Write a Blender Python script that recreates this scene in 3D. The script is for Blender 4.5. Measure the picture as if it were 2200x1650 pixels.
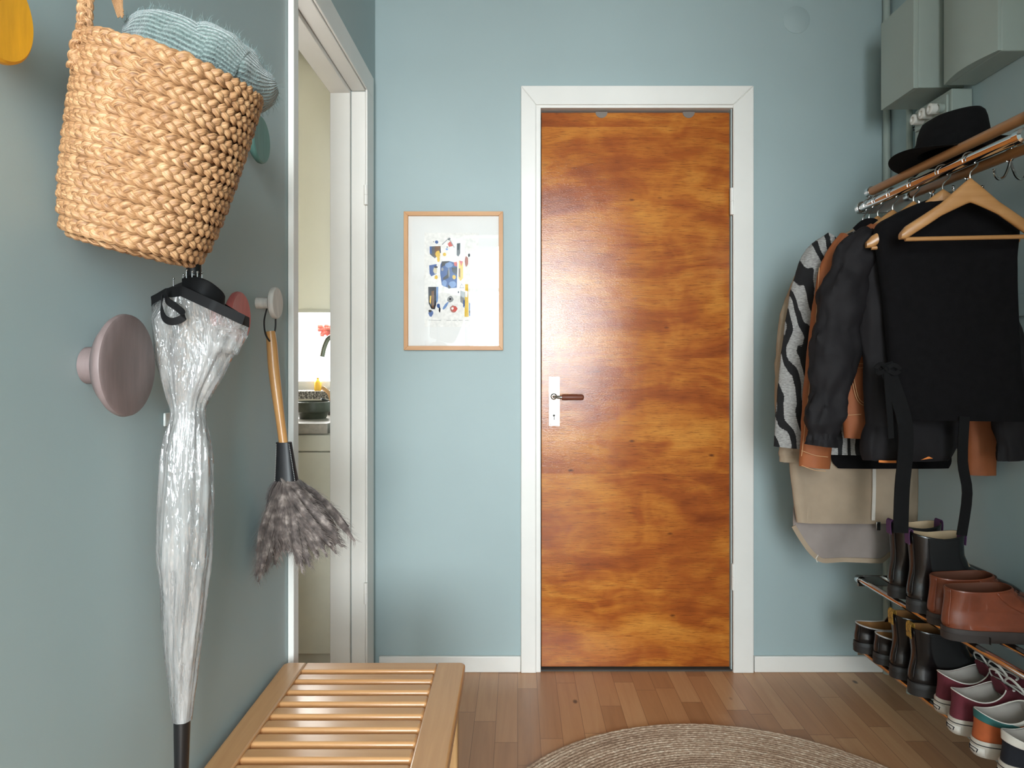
import bpy, bmesh, math, random
from mathutils import Vector, Matrix, noise
for o in list(bpy.data.objects):
    bpy.data.objects.remove(o, do_unlink=True)
sc = bpy.context.scene
C = sc.collection
R = random.Random(7)
PI = math.pi
F, CX, CY, HC = 1500.0, 1112.0, 778.0, 1.13      # focal length in pixels, vanishing point, camera height

# ---------------------------------------------------------------- camera, world, lights
cam = bpy.data.cameras.new('camera'); cam_o = bpy.data.objects.new('camera', cam); C.objects.link(cam_o)
cam_o.location = (0, 0, HC); cam_o.rotation_euler = (PI/2, 0, 0)
cam.sensor_width = 36; cam.lens = F/2200*36
cam.shift_x = -12/2200; cam.shift_y = -47/2200
cam.clip_start = 0.02
sc.camera = cam_o
sc.view_settings.view_transform = 'Standard'; sc.view_settings.look = 'None'
sc.view_settings.exposure = 0.0; sc.view_settings.gamma = 1.0; sc.view_settings.use_curve_mapping = False
w = bpy.data.worlds.new('sky'); sc.world = w; w.use_nodes = True
w.node_tree.nodes['Background'].inputs[0].default_value = (0.86, 0.93, 1.0, 1)
w.node_tree.nodes['Background'].inputs[1].default_value = 3.0

def area(name, loc, rot, sx, sy, power, col):
    l = bpy.data.lights.new(name, 'AREA'); l.shape = 'RECTANGLE'; l.size = sx; l.size_y = sy
    l.energy = power; l.color = col
    o = bpy.data.objects.new(name, l); C.objects.link(o); o.location = loc; o.rotation_euler = rot
    return o
# daylight outside the living room window behind the camera, and outside the kitchen window
area('daylight_behind', (0.145, -2.93, 1.55), (PI/2, 0, 0), 1.55, 1.86, 315, (0.86, 0.95, 1.0))
area('daylight_kitchen', (-1.25, 3.40, 1.75), (-PI/2, 0, 0), 1.3, 1.5, 125, (1.0, 0.99, 0.95))
hl = bpy.data.lights.new('warm_fill', 'POINT'); hl.energy = 15.0; hl.color = (1.0, .80, .58); hl.shadow_soft_size = .14  # added fill without a fitting, warms the left wall and basket
ho = bpy.data.objects.new('warm_fill', hl); C.objects.link(ho); ho.location = (-.12, -.70, 1.95)

# ---------------------------------------------------------------- node materials
def lin(c):
    return tuple((x/255/12.92 if x/255 <= .04045 else ((x/255+.055)/1.055)**2.4) for x in c) + (1,)
class NT:
    def __init__(s, name):
        s.m = bpy.data.materials.new(name); s.m.use_nodes = True; s.t = s.m.node_tree
        s.n = s.t.nodes; s.l = s.t.links; s.b = s.n['Principled BSDF']; s.out = s.n['Material Output']
    def node(s, typ, **kw):
        x = s.n.new(typ)
        for k, v in kw.items(): setattr(x, k, v)
        return x
    def lk(s, a, b): s.l.new(a, b)
    def setin(s, node, key, v):
        if isinstance(v, bpy.types.NodeSocket): s.lk(v, node.inputs[key])
        elif v is not None: node.inputs[key].default_value = v
    def math(s, op, a, b=None, c=None):
        x = s.node('ShaderNodeMath', operation=op)
        for i, v in enumerate((a, b, c)): s.setin(x, i, v)
        return x.outputs[0]
    def co(s, kind='Object'): return s.node('ShaderNodeTexCoord').outputs[kind]
    def mapv(s, vec, scale=(1,1,1), rot=(0,0,0), loc=(0,0,0)):
        x = s.node('ShaderNodeMapping'); s.lk(vec, x.inputs[0])
        x.inputs['Scale'].default_value = scale; x.inputs['Rotation'].default_value = rot; x.inputs['Location'].default_value = loc
        return x.outputs[0]
    def noise(s, vec, scale=5, detail=4, rough=.55, dist=0):
        x = s.node('ShaderNodeTexNoise'); s.lk(vec, x.inputs['Vector'])
        x.inputs['Scale'].default_value = scale; x.inputs['Detail'].default_value = detail
        x.inputs['Roughness'].default_value = rough; x.inputs['Distortion'].default_value = dist
        return x.outputs[0]
    def ramp(s, fac, stops, interp='LINEAR'):
        x = s.node('ShaderNodeValToRGB'); s.lk(fac, x.inputs[0]); e = x.color_ramp.elements
        x.color_ramp.interpolation = interp
        while len(e) < len(stops): e.new(0.5)
        for i, (p, c) in enumerate(stops):
            e[i].position = p; e[i].color = c
        return x.outputs[0]
    def mix(s, fac, a, b, mode='MIX'):
        x = s.node('ShaderNodeMix', data_type='RGBA', blend_type=mode)
        s.setin(x, 0, fac); s.setin(x, 6, a); s.setin(x, 7, b)
        return x.outputs[2]
    def bump(s, h, strength=.3, dist=.002):
        x = s.node('ShaderNodeBump'); s.lk(h, x.inputs['Height'])
        x.inputs['Strength'].default_value = strength; x.inputs['Distance'].default_value = dist
        s.lk(x.outputs[0], s.b.inputs['Normal'])
    def base(s, c): s.setin(s.b, 'Base Color', c)
    def rough(s, v): s.setin(s.b, 'Roughness', v)

def plain(name, c, rough=.5, metal=0, var=.08, vscale=12, bump=0, bscale=200, coat=0, sheen=0, spec=None, stretch=(1,1,1)):
    t = NT(name); col = lin(c); v = t.mapv(t.co(), stretch)
    if var:
        n = t.noise(v, vscale, 4)
        d = tuple(max(0, x*(1-var*2)) for x in col[:3])+(1,); l = tuple(min(1, x*(1+var*1.6)) for x in col[:3])+(1,)
        t.base(t.ramp(n, [(.3, d), (.7, l)]))
    else: t.base(col)
    t.rough(rough); t.b.inputs['Metallic'].default_value = metal
    t.b.inputs['Coat Weight'].default_value = coat
    t.b.inputs['Sheen Weight'].default_value = sheen
    if spec is not None: t.b.inputs['Specular IOR Level'].default_value = spec
    if bump: t.bump(t.noise(v, bscale, 3), bump, .001)
    return t.m

M = {}
M['paint'] = plain('teal_wall_paint', (163,180,181), .55, var=.02, vscale=1.5, bump=.08, bscale=260)
M['white'] = plain('white_gloss_paint', (236,233,227), .35, var=.015, vscale=6, bump=.04, bscale=60)
M['ceiling'] = plain('ceiling_paint', (206,206,202), .8, var=.02)
M['kitchen_wall'] = plain('cream_kitchen_paint', (226,223,208), .6, var=.02)
M['cream'] = plain('cream_cabinet_paint', (230,226,208), .4, var=.02)
M['stone'] = plain('grey_worktop_laminate', (176,168,156), .3, var=.08, vscale=60)
M['granite'] = None
M['chrome'] = plain('polished_chrome', (205,205,205), .08, 1, var=0)
M['steel'] = plain('brushed_steel', (190,188,184), .25, 1, var=.05, vscale=40)
M['black_plastic'] = plain('black_plastic', (22,21,22), .35, var=.05)
M['dark_gap'] = plain('dark_gap', (70,66,62), .7, var=.05)

def wood(name, light, dark, scale=(1,1,1), rough=.4, coat=0.0, axis=0, g=1.0):
    """fine straight grain running along one axis"""
    t = NT(name); st = [26*g, 26*g, 26*g]; st[axis] = 1.6
    v = t.mapv(t.co(), st)
    n = t.noise(v, 2.2, 6, .6, .4); n2 = t.noise(t.mapv(t.co(), [x*.12 for x in st]), 2, 2)
    m = t.math('ADD', t.math('MULTIPLY', n, .6), t.math('MULTIPLY', n2, .4))
    t.base(t.ramp(m, [(.32, lin(dark)), (.66, lin(light))])); t.rough(rough)
    t.b.inputs['Coat Weight'].default_value = coat; t.b.inputs['Coat Roughness'].default_value = .15
    t.bump(n, .05, .0006)
    return t.m
M['birch_x'] = wood('bench_birch_across', (214,162,110), (196,142,92), rough=.32, coat=.25, axis=0)
M['birch_y'] = wood('bench_birch_along', (214,162,110), (194,140,90), rough=.32, coat=.25, axis=1)
M['birch_z'] = wood('bench_birch_upright', (208,164,110), (190,142,90), rough=.35, coat=.2, axis=2)
M['hanger'] = wood('hanger_beech', (188,138,86), (164,112,62), rough=.4, coat=.2, axis=0)
M['rod'] = wood('rack_oak_rod', (176,122,74), (140,92,54), rough=.4, coat=.2, axis=1)
M['handle_wood'] = wood('duster_handle_beech', (212,160,100), (188,132,76), rough=.35, coat=.3, axis=2)
M['frame_x'] = wood('frame_oak_across', (214,164,112), (190,134,84), rough=.45, axis=0)
M['frame_z'] = wood('frame_oak_upright', (214,164,112), (190,134,84), rough=.45, axis=2)

def m_door():
    t = NT('varnished_door_veneer'); co = t.co()
    sp = t.node('ShaderNodeSeparateXYZ'); t.lk(co, sp.inputs[0]); x, z = sp.outputs[0], sp.outputs[2]
    # veneer leaves about 0.425 m high, alternately mirrored
    band = t.math('FLOOR', t.math('DIVIDE', t.math('ADD', z, .13), .425))
    fr = t.math('PINGPONG', t.math('ADD', z, .13), .425)
    wv = t.math('MULTIPLY', t.noise(t.mapv(co, (1.2,1,.5)), 1.4, 2), .20)
    zz = t.math('ADD', fr, wv)
    cv = t.node('ShaderNodeCombineXYZ'); t.lk(t.math('MULTIPLY', x, 1.1), cv.inputs[0]); t.lk(t.math('MULTIPLY', zz, 26), cv.inputs[2]); t.lk(t.math('MULTIPLY', band, 3.7), cv.inputs[1])
    grain = t.noise(cv.outputs[0], 1.3, 7, .62, .5)
    cv2 = t.node('ShaderNodeCombineXYZ'); t.lk(t.math('MULTIPLY', x, 1.5), cv2.inputs[0]); t.lk(t.math('MULTIPLY', zz, 4.6), cv2.inputs[2]); t.lk(band, cv2.inputs[1])
    fig = t.noise(cv2.outputs[0], 1.6, 3, .5, .7)
    blotch = t.noise(t.mapv(co, (3.4,1,4.6), rot=(0,.5,0)), 1.8, 2, .5, 1.1)
    m = t.math('ADD', t.math('MULTIPLY', fig, .52), t.math('ADD', t.math('MULTIPLY', grain, .27), t.math('MULTIPLY', blotch, .30)))
    col = t.ramp(m, [(.36, lin((126,58,20))), (.49, lin((160,82,28))), (.58, lin((184,108,38))), (.70, lin((206,136,56)))])
    fine = t.noise(t.mapv(co, (9,1,260)), 2.5, 4, .7)
    col = t.mix(t.ramp(fine, [(.53, (0,0,0,1)), (.68, (1,1,1,1))]), col, lin((104,52,18)))
    # narrow dark seams between veneer leaves, small knots
    vor = t.node('ShaderNodeTexVoronoi'); t.lk(t.mapv(co, (5,1,11)), vor.inputs['Vector']); vor.inputs['Scale'].default_value = 1.0
    col = t.mix(t.ramp(vor.outputs['Distance'], [(.03, (1,1,1,1)), (.075, (0,0,0,1))]), col, lin((92,46,18)))
    scr = t.noise(t.mapv(co, (40,1,14), rot=(0,.8,0)), 1.0, 2)
    col = t.mix(t.ramp(scr, [(.79, (0,0,0,1)), (.82, (.6,.6,.6,1))]), col, lin((222,190,150)))
    t.base(col); t.rough(.42)
    t.b.inputs['Coat Weight'].default_value = 1.0; t.b.inputs['Coat Roughness'].default_value = .05; t.b.inputs['Coat IOR'].default_value = 1.4; t.b.inputs['Specular IOR Level'].default_value = .12
    bm_ = t.node('ShaderNodeBump'); h = t.math('ADD', t.noise(t.mapv(co, (40,1,120)), 4, 3), t.math('MULTIPLY', t.noise(co, 9, 2), 1.5))
    t.lk(h, bm_.inputs['Height']); bm_.inputs['Strength'].default_value = .22; bm_.inputs['Distance'].default_value = .0014
    t.lk(bm_.outputs[0], t.b.inputs['Coat Normal']); t.lk(bm_.outputs[0], t.b.inputs['Normal'])
    return t.m
M['door'] = m_door()

def m_floor():
    t = NT('oak_strip_parquet'); co = t.co()
    sp = t.node('ShaderNodeSeparateXYZ'); t.lk(co, sp.inputs[0]); x, y = sp.outputs[0], sp.outputs[1]
    W, L = .068, .46
    row = t.math('FLOOR', t.math('DIVIDE', x, W))
    wn = t.node('ShaderNodeTexWhiteNoise', noise_dimensions='1D'); t.lk(row, wn.inputs['W'])
    yo = t.math('ADD', y, t.math('MULTIPLY', wn.outputs[0], L*3))
    idx = t.math('FLOOR', t.math('DIVIDE', yo, L))
    wn2 = t.node('ShaderNodeTexWhiteNoise', noise_dimensions='2D'); cv = t.node('ShaderNodeCombineXYZ'); t.lk(row, cv.inputs[0]); t.lk(idx, cv.inputs[1]); t.lk(cv.outputs[0], wn2.inputs['Vector'])
    rnd = wn2.outputs[0]
    cg = t.node('ShaderNodeCombineXYZ'); t.lk(t.math('MULTIPLY', x, 38), cg.inputs[0]); t.lk(t.math('MULTIPLY', y, 2.4), cg.inputs[1]); t.lk(t.math('MULTIPLY', rnd, 30), cg.inputs[2])
    grain = t.noise(cg.outputs[0], 1.2, 6, .6, .9)
    tone = t.math('ADD', t.math('MULTIPLY', grain, .5), t.math('MULTIPLY', rnd, .5))
    col = t.ramp(tone, [(.15, lin((160,112,76))), (.5, lin((186,136,96))), (.85, lin((206,162,120)))])
    kn = t.node('ShaderNodeTexVoronoi'); t.lk(t.mapv(co, (7,4,1)), kn.inputs['Vector']); kn.inputs['Scale'].default_value = 1
    col = t.mix(t.ramp(kn.outputs['Distance'], [(.03, (.9,.9,.9,1)), (.07, (0,0,0,1))]), col, lin((70,44,28)))
    ex = t.math('LESS_THAN', t.math('ABSOLUTE', t.math('SUBTRACT', t.math('FRACT', t.math('DIVIDE', x, W)), .5)), .488)
    ey = t.math('LESS_THAN', t.math('ABSOLUTE', t.math('SUBTRACT', t.math('FRACT', t.math('DIVIDE', yo, L)), .5)), .4975)
    col = t.mix(t.math('MULTIPLY', ex, ey), lin((134,92,60)), col)
    t.base(col); t.rough(t.math('ADD', t.math('MULTIPLY', grain, .15), .26))
    t.b.inputs['Specular IOR Level'].default_value = .5
    t.bump(grain, .06, .0006)
    return t.m
M['floor'] = m_floor()

def m_rug():
    t = NT('braided_jute'); co = t.co()
    sp = t.node('ShaderNodeSeparateXYZ'); t.lk(co, sp.inputs[0])
    r = t.math('SQRT', t.math('ADD', t.math('POWER', sp.outputs[0], 2), t.math('POWER', sp.outputs[1], 2)))
    a = t.math('ARCTAN2', sp.outputs[1], sp.outputs[0])
    cv = t.node('ShaderNodeCombineXYZ'); t.lk(t.math('MULTIPLY', a, 46), cv.inputs[0]); t.lk(t.math('MULTIPLY', r, 185), cv.inputs[1])
    n = t.noise(cv.outputs[0], 1.0, 3, .6)
    cv2 = t.node('ShaderNodeCombineXYZ'); t.lk(t.math('MULTIPLY', a, .8), cv2.inputs[0]); t.lk(t.math('FLOOR', t.math('DIVIDE', r, .0115)), cv2.inputs[1])
    n2 = t.noise(cv2.outputs[0], 1.7, 2)
    m = t.math('ADD', t.math('MULTIPLY', n, .75), t.math('MULTIPLY', n2, .4))
    t.base(t.ramp(m, [(.38, lin((122,96,76))), (.55, lin((172,142,118))), (.68, lin((208,184,160))), (.78, lin((240,226,208)))]))
    t.rough(.9); t.bump(n, .9, .004)
    return t.m
M['rug'] = m_rug()

def m_straw(name, cols, sc=1.0):
    t = NT(name); co = t.co('UV')
    n = t.noise(t.mapv(co, (10.0, 26*sc, 1)), 1.5, 4, .6); n2 = t.noise(t.mapv(t.co(), (1,1,1)), 40, 2)
    n3 = t.noise(t.mapv(co, (.5, 40*sc, 1)), 1.0, 2)
    m = t.math('ADD', t.math('MULTIPLY', n, .62), t.math('ADD', t.math('MULTIPLY', n2, .15), t.math('MULTIPLY', n3, .23)))
    t.base(t.ramp(m, [(.36, lin(cols[0])), (.5, lin(cols[1])), (.66, lin(cols[2]))]))
    t.rough(.55); t.bump(n, .5, .0012)
    return t.m
M['straw'] = m_straw('braided_water_hyacinth', ((98,64,38), (168,124,84), (212,174,130)))

def m_knit():
    t = NT('mohair_rib_knit'); uv = t.co('UV')
    wv = t.node('ShaderNodeTexWave', wave_type='BANDS', bands_direction='X'); t.lk(t.mapv(uv, (1,1,1)), wv.inputs[0]); wv.inputs['Scale'].default_value = 14; wv.inputs['Distortion'].default_value = .6; wv.inputs['Detail Scale'].default_value = 3
    n = t.noise(t.co(), 420, 2)
    m = t.math('ADD', t.math('MULTIPLY', wv.outputs['Fac'], .35), t.math('MULTIPLY', n, .65))
    t.base(t.ramp(m, [(.25, lin((74,88,86))), (.55, lin((114,130,126))), (.8, lin((148,162,158)))]))
    t.rough(.95); t.b.inputs['Sheen Weight'].default_value = .5
    t.bump(m, 1.0, .003)
    return t.m
M['knit'] = m_knit()
M['fuzz'] = plain('mohair_fibre', (130,150,150), .9, var=.1)

def m_pvc():
    t = NT('clear_plastic_film')
    tr = t.node('ShaderNodeBsdfTransparent'); tr.inputs[0].default_value = (.97,.97,.97,1)
    df = t.node('ShaderNodeBsdfDiffuse'); df.inputs[0].default_value = (.86,.84,.82,1)
    tl = t.node('ShaderNodeBsdfTranslucent'); tl.inputs[0].default_value = (.86,.84,.82,1)
    gl = t.node('ShaderNodeBsdfGlossy'); gl.inputs['Roughness'].default_value = .09
    co = t.co()
    nz = t.noise(t.mapv(co, (26,26,5)), 1.4, 4, .6, .6); nz2 = t.noise(t.mapv(co, (70,70,12)), 1.6, 3)
    bp = t.node('ShaderNodeBump'); bp.inputs['Strength'].default_value = .9; bp.inputs['Distance'].default_value = .012
    t.lk(t.math('ADD', nz, t.math('MULTIPLY', nz2, .4)), bp.inputs['Height'])
    t.lk(bp.outputs[0], gl.inputs['Normal'])
    a1 = t.node('ShaderNodeAddShader')
    mx0 = t.node('ShaderNodeMixShader'); mx0.inputs[0].default_value = .4; t.lk(df.outputs[0], mx0.inputs[1]); t.lk(tl.outputs[0], mx0.inputs[2])
    mx1 = t.node('ShaderNodeMixShader'); t.lk(tr.outputs[0], mx1.inputs[1]); t.lk(mx0.outputs[0], mx1.inputs[2])
    t.lk(t.ramp(nz, [(.35, (.15,.15,.15,1)), (.68, (.50,.50,.50,1))]), mx1.inputs[0])
    lw = t.node('ShaderNodeFresnel'); lw.inputs['IOR'].default_value = 1.6; t.lk(bp.outputs[0], lw.inputs['Normal'])
    mx2 = t.node('ShaderNodeMixShader'); t.lk(t.math('ADD', t.math('MULTIPLY', lw.outputs[0], 1.0), .06), mx2.inputs[0]); t.lk(mx1.outputs[0], mx2.inputs[1]); t.lk(gl.outputs[0], mx2.inputs[2])
    t.lk(mx2.outputs[0], t.out.inputs[0])
    return t.m
M['pvc'] = m_pvc()

def m_glass():
    t = NT('picture_glass')
    tr = t.node('ShaderNodeBsdfTransparent'); gl = t.node('ShaderNodeBsdfGlossy'); gl.inputs['Roughness'].default_value = .005
    lw = t.node('ShaderNodeFresnel'); lw.inputs['IOR'].default_value = 1.42
    mx = t.node('ShaderNodeMixShader'); t.lk(lw.outputs[0], mx.inputs[0]); t.lk(tr.outputs[0], mx.inputs[1]); t.lk(gl.outputs[0], mx.inputs[2])
    t.lk(mx.outputs[0], t.out.inputs[0])
    return t.m
M['glass'] = m_glass()

def m_granite():
    t = NT('speckled_granite'); n = t.noise(t.co(), 160, 3, .7)
    t.base(t.ramp(n, [(.4, lin((52,50,48))), (.52, lin((120,116,110))), (.6, lin((168,164,156)))])); t.rough(.25)
    return t.m
M['granite'] = m_granite()

def m_blind():
    t = NT('cream_blind_cloth')
    df = t.node('ShaderNodeBsdfDiffuse'); df.inputs[0].default_value = lin((228,226,214))
    tl = t.node('ShaderNodeBsdfTranslucent'); tl.inputs[0].default_value = lin((236,233,222))
    mx = t.node('ShaderNodeMixShader'); mx.inputs[0].default_value = .12
    t.lk(df.outputs[0], mx.inputs[1]); t.lk(tl.outputs[0], mx.inputs[2]); t.lk(mx.outputs[0], t.out.inputs[0])
    return t.m
M['blind'] = m_blind()

def m_zebra():
    t = NT('zebra_stripe_wool'); co = t.co()
    v = t.mapv(co, (1,.3,.5), rot=(0,.35,0))
    wv = t.node('ShaderNodeTexWave', wave_type='BANDS', bands_direction='X', wave_profile='SIN'); t.lk(v, wv.inputs[0])
    wv.inputs['Scale'].default_value = 8.0; wv.inputs['Distortion'].default_value = 9.0; wv.inputs['Detail'].default_value = 1.5; wv.inputs['Detail Scale'].default_value = 1.6
    n = t.noise(t.mapv(co, (60,60,220)), 2, 3); f = t.math('ADD', wv.outputs['Fac'], t.math('MULTIPLY', t.math('SUBTRACT', n, .5), .25))
    light = t.ramp(n, [(.3, lin((120,118,116))), (.7, lin((170,167,163)))])
    t.base(t.mix(t.ramp(f, [(.40, (0,0,0,1)), (.46, (1,1,1,1))]), lin((20,19,20)), light))
    t.rough(.95); t.bump(n, .5, .002)
    return t.m
M['zebra'] = m_zebra()
M['parka'] = plain('beige_cotton', (164,144,122), .85, var=.06, vscale=10, bump=.2, bscale=500)
M['lining'] = plain('greige_lining', (146,134,128), .8, var=.07, vscale=8, bump=.1, bscale=300)
M['tan_leather'] = plain('rust_brown_suede', (152,84,44), .7, var=.1, vscale=9, bump=.2, bscale=300)
M['stitch'] = plain('pale_stitching', (206,160,116), .8, var=0)
M['puffer'] = plain('black_nylon', (27,24,26), .75, spec=.25, var=.08, vscale=20, bump=.12, bscale=90)
M['black_wool'] = plain('black_wool', (12,10,12), .95, var=.15, vscale=60, bump=.3, bscale=700, spec=.2)
M['black_cotton'] = plain('black_cotton', (12,11,12), .9, var=.1, vscale=60, bump=.2, bscale=500, spec=.25)
M['orange_lining'] = plain('orange_lining', (226,130,60), .7, var=.03)
M['felt'] = plain('black_felt', (14,13,14), .95, var=.15, vscale=80, bump=.3, bscale=900, spec=.2)
M['ribbon'] = plain('black_ribbon', (13,12,13), .7, var=.05, spec=.3)
M['black_leather'] = plain('black_leather', (16,14,15), .28, var=.12, vscale=20, bump=.12, bscale=120, coat=.2)
M['elastic'] = plain('black_elastic', (9,8,9), .85, var=.05)
M['black_rubber'] = plain('black_rubber', (34,31,30), .6, var=.1)
M['brown_leather'] = plain('chestnut_leather', (118,58,35), .38, var=.16, vscale=14, bump=.1, bscale=90, coat=.15)
M['brown_rubber'] = plain('dark_brown_rubber', (50,40,36), .65, var=.1)
M['tan_inside'] = plain('tan_leather_lining', (150,104,58), .6, var=.1)
M['cream_inside'] = plain('cream_leather_lining', (190,164,130), .6, var=.06)
M['grey_piping'] = plain('grey_piping', (176,172,170), .5, var=0)
M['purple'] = plain('purple_webbing', (82,44,84), .8, var=.05)
M['gold'] = plain('black_gold_webbing', (150,112,40), .6, var=.5, vscale=120)
M['burgundy'] = plain('burgundy_suede', (100,34,46), .85, var=.1, vscale=30, bump=.1)
M['canvas_orange'] = plain('orange_canvas', (172,84,40), .85, var=.06, vscale=30)
M['canvas_teal'] = plain('teal_canvas', (44,98,96), .85, var=.06, vscale=30)
M['canvas_navy'] = plain('navy_canvas', (18,19,29), .85, var=.08, vscale=30)
M['canvas_white'] = plain('off_white_canvas', (214,206,196), .8, var=.04, vscale=30)
M['white_rubber'] = plain('white_rubber', (188,178,166), .55, var=.06, vscale=25)
M['sock'] = plain('pale_sneaker_lining', (172,164,156), .8, var=.04)
M['lace'] = plain('white_lace', (222,216,208), .8, var=.03)
M['box'] = plain('grey_green_enamel', (158,168,160), .45, var=.02, vscale=4)
M['porcelain'] = plain('white_porcelain', (226,222,214), .3, var=.02)
M['feather'] = None
def m_feather():
    t = NT('ostrich_feather'); oi = t.co('UV')
    n = t.noise(t.co(), 60, 3); 
    t.base(t.ramp(n, [(.3, lin((62,53,50))), (.52, lin((104,92,87))), (.72, lin((162,149,141)))]))
    t.rough(.75); t.b.inputs['Sheen Weight'].default_value = .3
    return t.m
M['feather'] = m_feather()
M['leather_cuff'] = plain('black_smooth_leather', (28,27,30), .45, var=.06)
M['cord'] = plain('black_cord', (28,25,25), .7, var=.05)
def m_dot(name, c): 
    t = NT(name); v = t.mapv(t.co(), (30,30,5), rot=(.5,0,0)); n = t.noise(v, 2.5, 4, .6); col = lin(c)
    t.base(t.ramp(n, [(.3, tuple(x*.86 for x in col[:3])+(1,)), (.7, tuple(min(1,x*1.1) for x in col[:3])+(1,))])); t.rough(.5); t.bump(n, .08, .0008)
    return t.m
M['ceramic'] = plain('dark_green_stoneware', (74,76,62), .45, var=.12, vscale=30)
M['petal'] = plain('coral_petals', (226,120,110), .6, var=.12, vscale=60)
M['tap'] = plain('grey_green_metal', (126,128,112), .3, .6, var=.03)
M['soap'] = plain('yellow_liquid', (250,196,70), .3, var=.03)

# ---------------------------------------------------------------- mesh helpers
class MB:
    def __init__(s): s.v = []; s.f = []; s.mi = []; s.uv = []; s.hasuv = False
    def add(s, vs, fs, mi=0, uvs=None):
        o = len(s.v); s.v += [tuple(v) for v in vs]
        for k, f in enumerate(fs):
            s.f.append(tuple(i+o for i in f)); s.mi.append(mi)
            if uvs: s.uv.append([uvs[i] for i in f]); s.hasuv = True
            else: s.uv.append([(0,0)]*len(f))
        return s
    def box(s, x0, x1, y0, y1, z0, z1, mi=0):
        v = [(x,y,z) for z in (z0,z1) for y in (y0,y1) for x in (x0,x1)]
        return s.add(v, [(0,2,3,1),(4,5,7,6),(0,1,5,4),(2,6,7,3),(0,4,6,2),(1,3,7,5)], mi)
    def prism(s, pts, d, mi=0):
        """outline pts (3D, planar) extruded along vector d"""
        n = len(pts); d = Vector(d); a = [Vector(p) for p in pts]; b = [p+d for p in a]
        fs = [tuple(range(n))[::-1], tuple(range(n, 2*n))] + [(i, (i+1) % n, n+(i+1) % n, n+i) for i in range(n)]
        return s.add(a+b, fs, mi)
    def rings(s, rs, cap0=True, cap1=True, mi=0, closed=True, uv=True):
        n = len(rs[0]); vs = [p for r in rs for p in r]; fs = []
        m = n if closed else n-1
        us = [(j/n, i/max(1, len(rs)-1)) for i in range(len(rs)) for j in range(n)]
        for i in range(len(rs)-1):
            for j in range(m):
                k = (j+1) % n; fs.append((i*n+j, i*n+k, (i+1)*n+k, (i+1)*n+j))
        if cap0: fs.append(tuple(range(n))[::-1])
        if cap1: fs.append(tuple(range((len(rs)-1)*n, len(rs)*n)))
        return s.add(vs, fs, mi, us if uv else None)
    def tube(s, pts, r, n=10, mi=0, flat=None, up=None, cap=True, closed=False):
        """round tube; flat=(a,b) scales the section, up fixes its first axis"""
        P = [Vector(p) for p in pts]; rs = []; prev = None; L = len(P)
        for i, p in enumerate(P):
            if closed: t = P[(i+1) % L]-P[i-1]
            else: t = P[min(i+1, L-1)]-P[max(i-1, 0)]
            if t.length < 1e-9: t = Vector((0,0,1))
            t.normalize()
            ref = Vector(up) if up is not None else (prev if prev is not None else (Vector((0,0,1)) if abs(t.z) < .9 else Vector((1,0,0))))
            a = ref - t*ref.dot(t)
            if a.length < 1e-6: a = t.orthogonal()
            a.normalize(); b = t.cross(a); prev = a
            rr = r[i] if isinstance(r, (list, tuple)) else r
            fa, fb = flat if flat else (1, 1)
            rs.append([p + a*(math.cos(2*PI*k/n)*rr*fa) + b*(math.sin(2*PI*k/n)*rr*fb) for k in range(n)])
        if closed: rs.append(rs[0]); cap = False
        return s.rings(rs, cap, cap, mi)
    def ribbon(s, pts, w, thick, wdir, mi=0):
        """flat band along pts, width along wdir"""
        P = [Vector(p) for p in pts]; wd = Vector(wdir).normalized(); rs = []
        for i, p in enumerate(P):
            t = (P[min(i+1, len(P)-1)]-P[max(i-1, 0)]).normalized()
            ww = (wd - t*wd.dot(t)); ww = ww.normalized() if ww.length > 1e-5 else t.orthogonal().normalized(); nn = t.cross(ww)
            h = (w[i] if isinstance(w, (list, tuple)) else w)/2; k = thick/2
            rs.append([p+ww*h+nn*k, p-ww*h+nn*k, p-ww*h-nn*k, p+ww*h-nn*k])
        return s.rings(rs, True, True, mi)
    def lathe(s, prof, c, axis=(0,0,1), n=32, mi=0, cap0=True, cap1=True):
        """prof: (radius, height along axis)"""
        ax = Vector(axis).normalized(); a = ax.orthogonal().normalized(); b = ax.cross(a); c = Vector(c)
        rs = [[c+ax*h+(a*math.cos(2*PI*k/n)+b*math.sin(2*PI*k/n))*max(r, 1e-5) for k in range(n)] for r, h in prof]
        return s.rings(rs, cap0, cap1, mi)
    def ball(s, c, r, n=12, mi=0, sc=(1,1,1)):
        c = Vector(c); rs = []
        for i in range(1, n):
            a = PI*i/n; rs.append([c+Vector((math.sin(a)*math.cos(2*PI*k/(2*n))*r*sc[0], math.sin(a)*math.sin(2*PI*k/(2*n))*r*sc[1], -math.cos(a)*r*sc[2])) for k in range(2*n)])
        return s.rings(rs, True, True, mi)
    def xf(s, mtx):
        s.v = [tuple(mtx @ Vector(v)) for v in s.v]; return s

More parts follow.
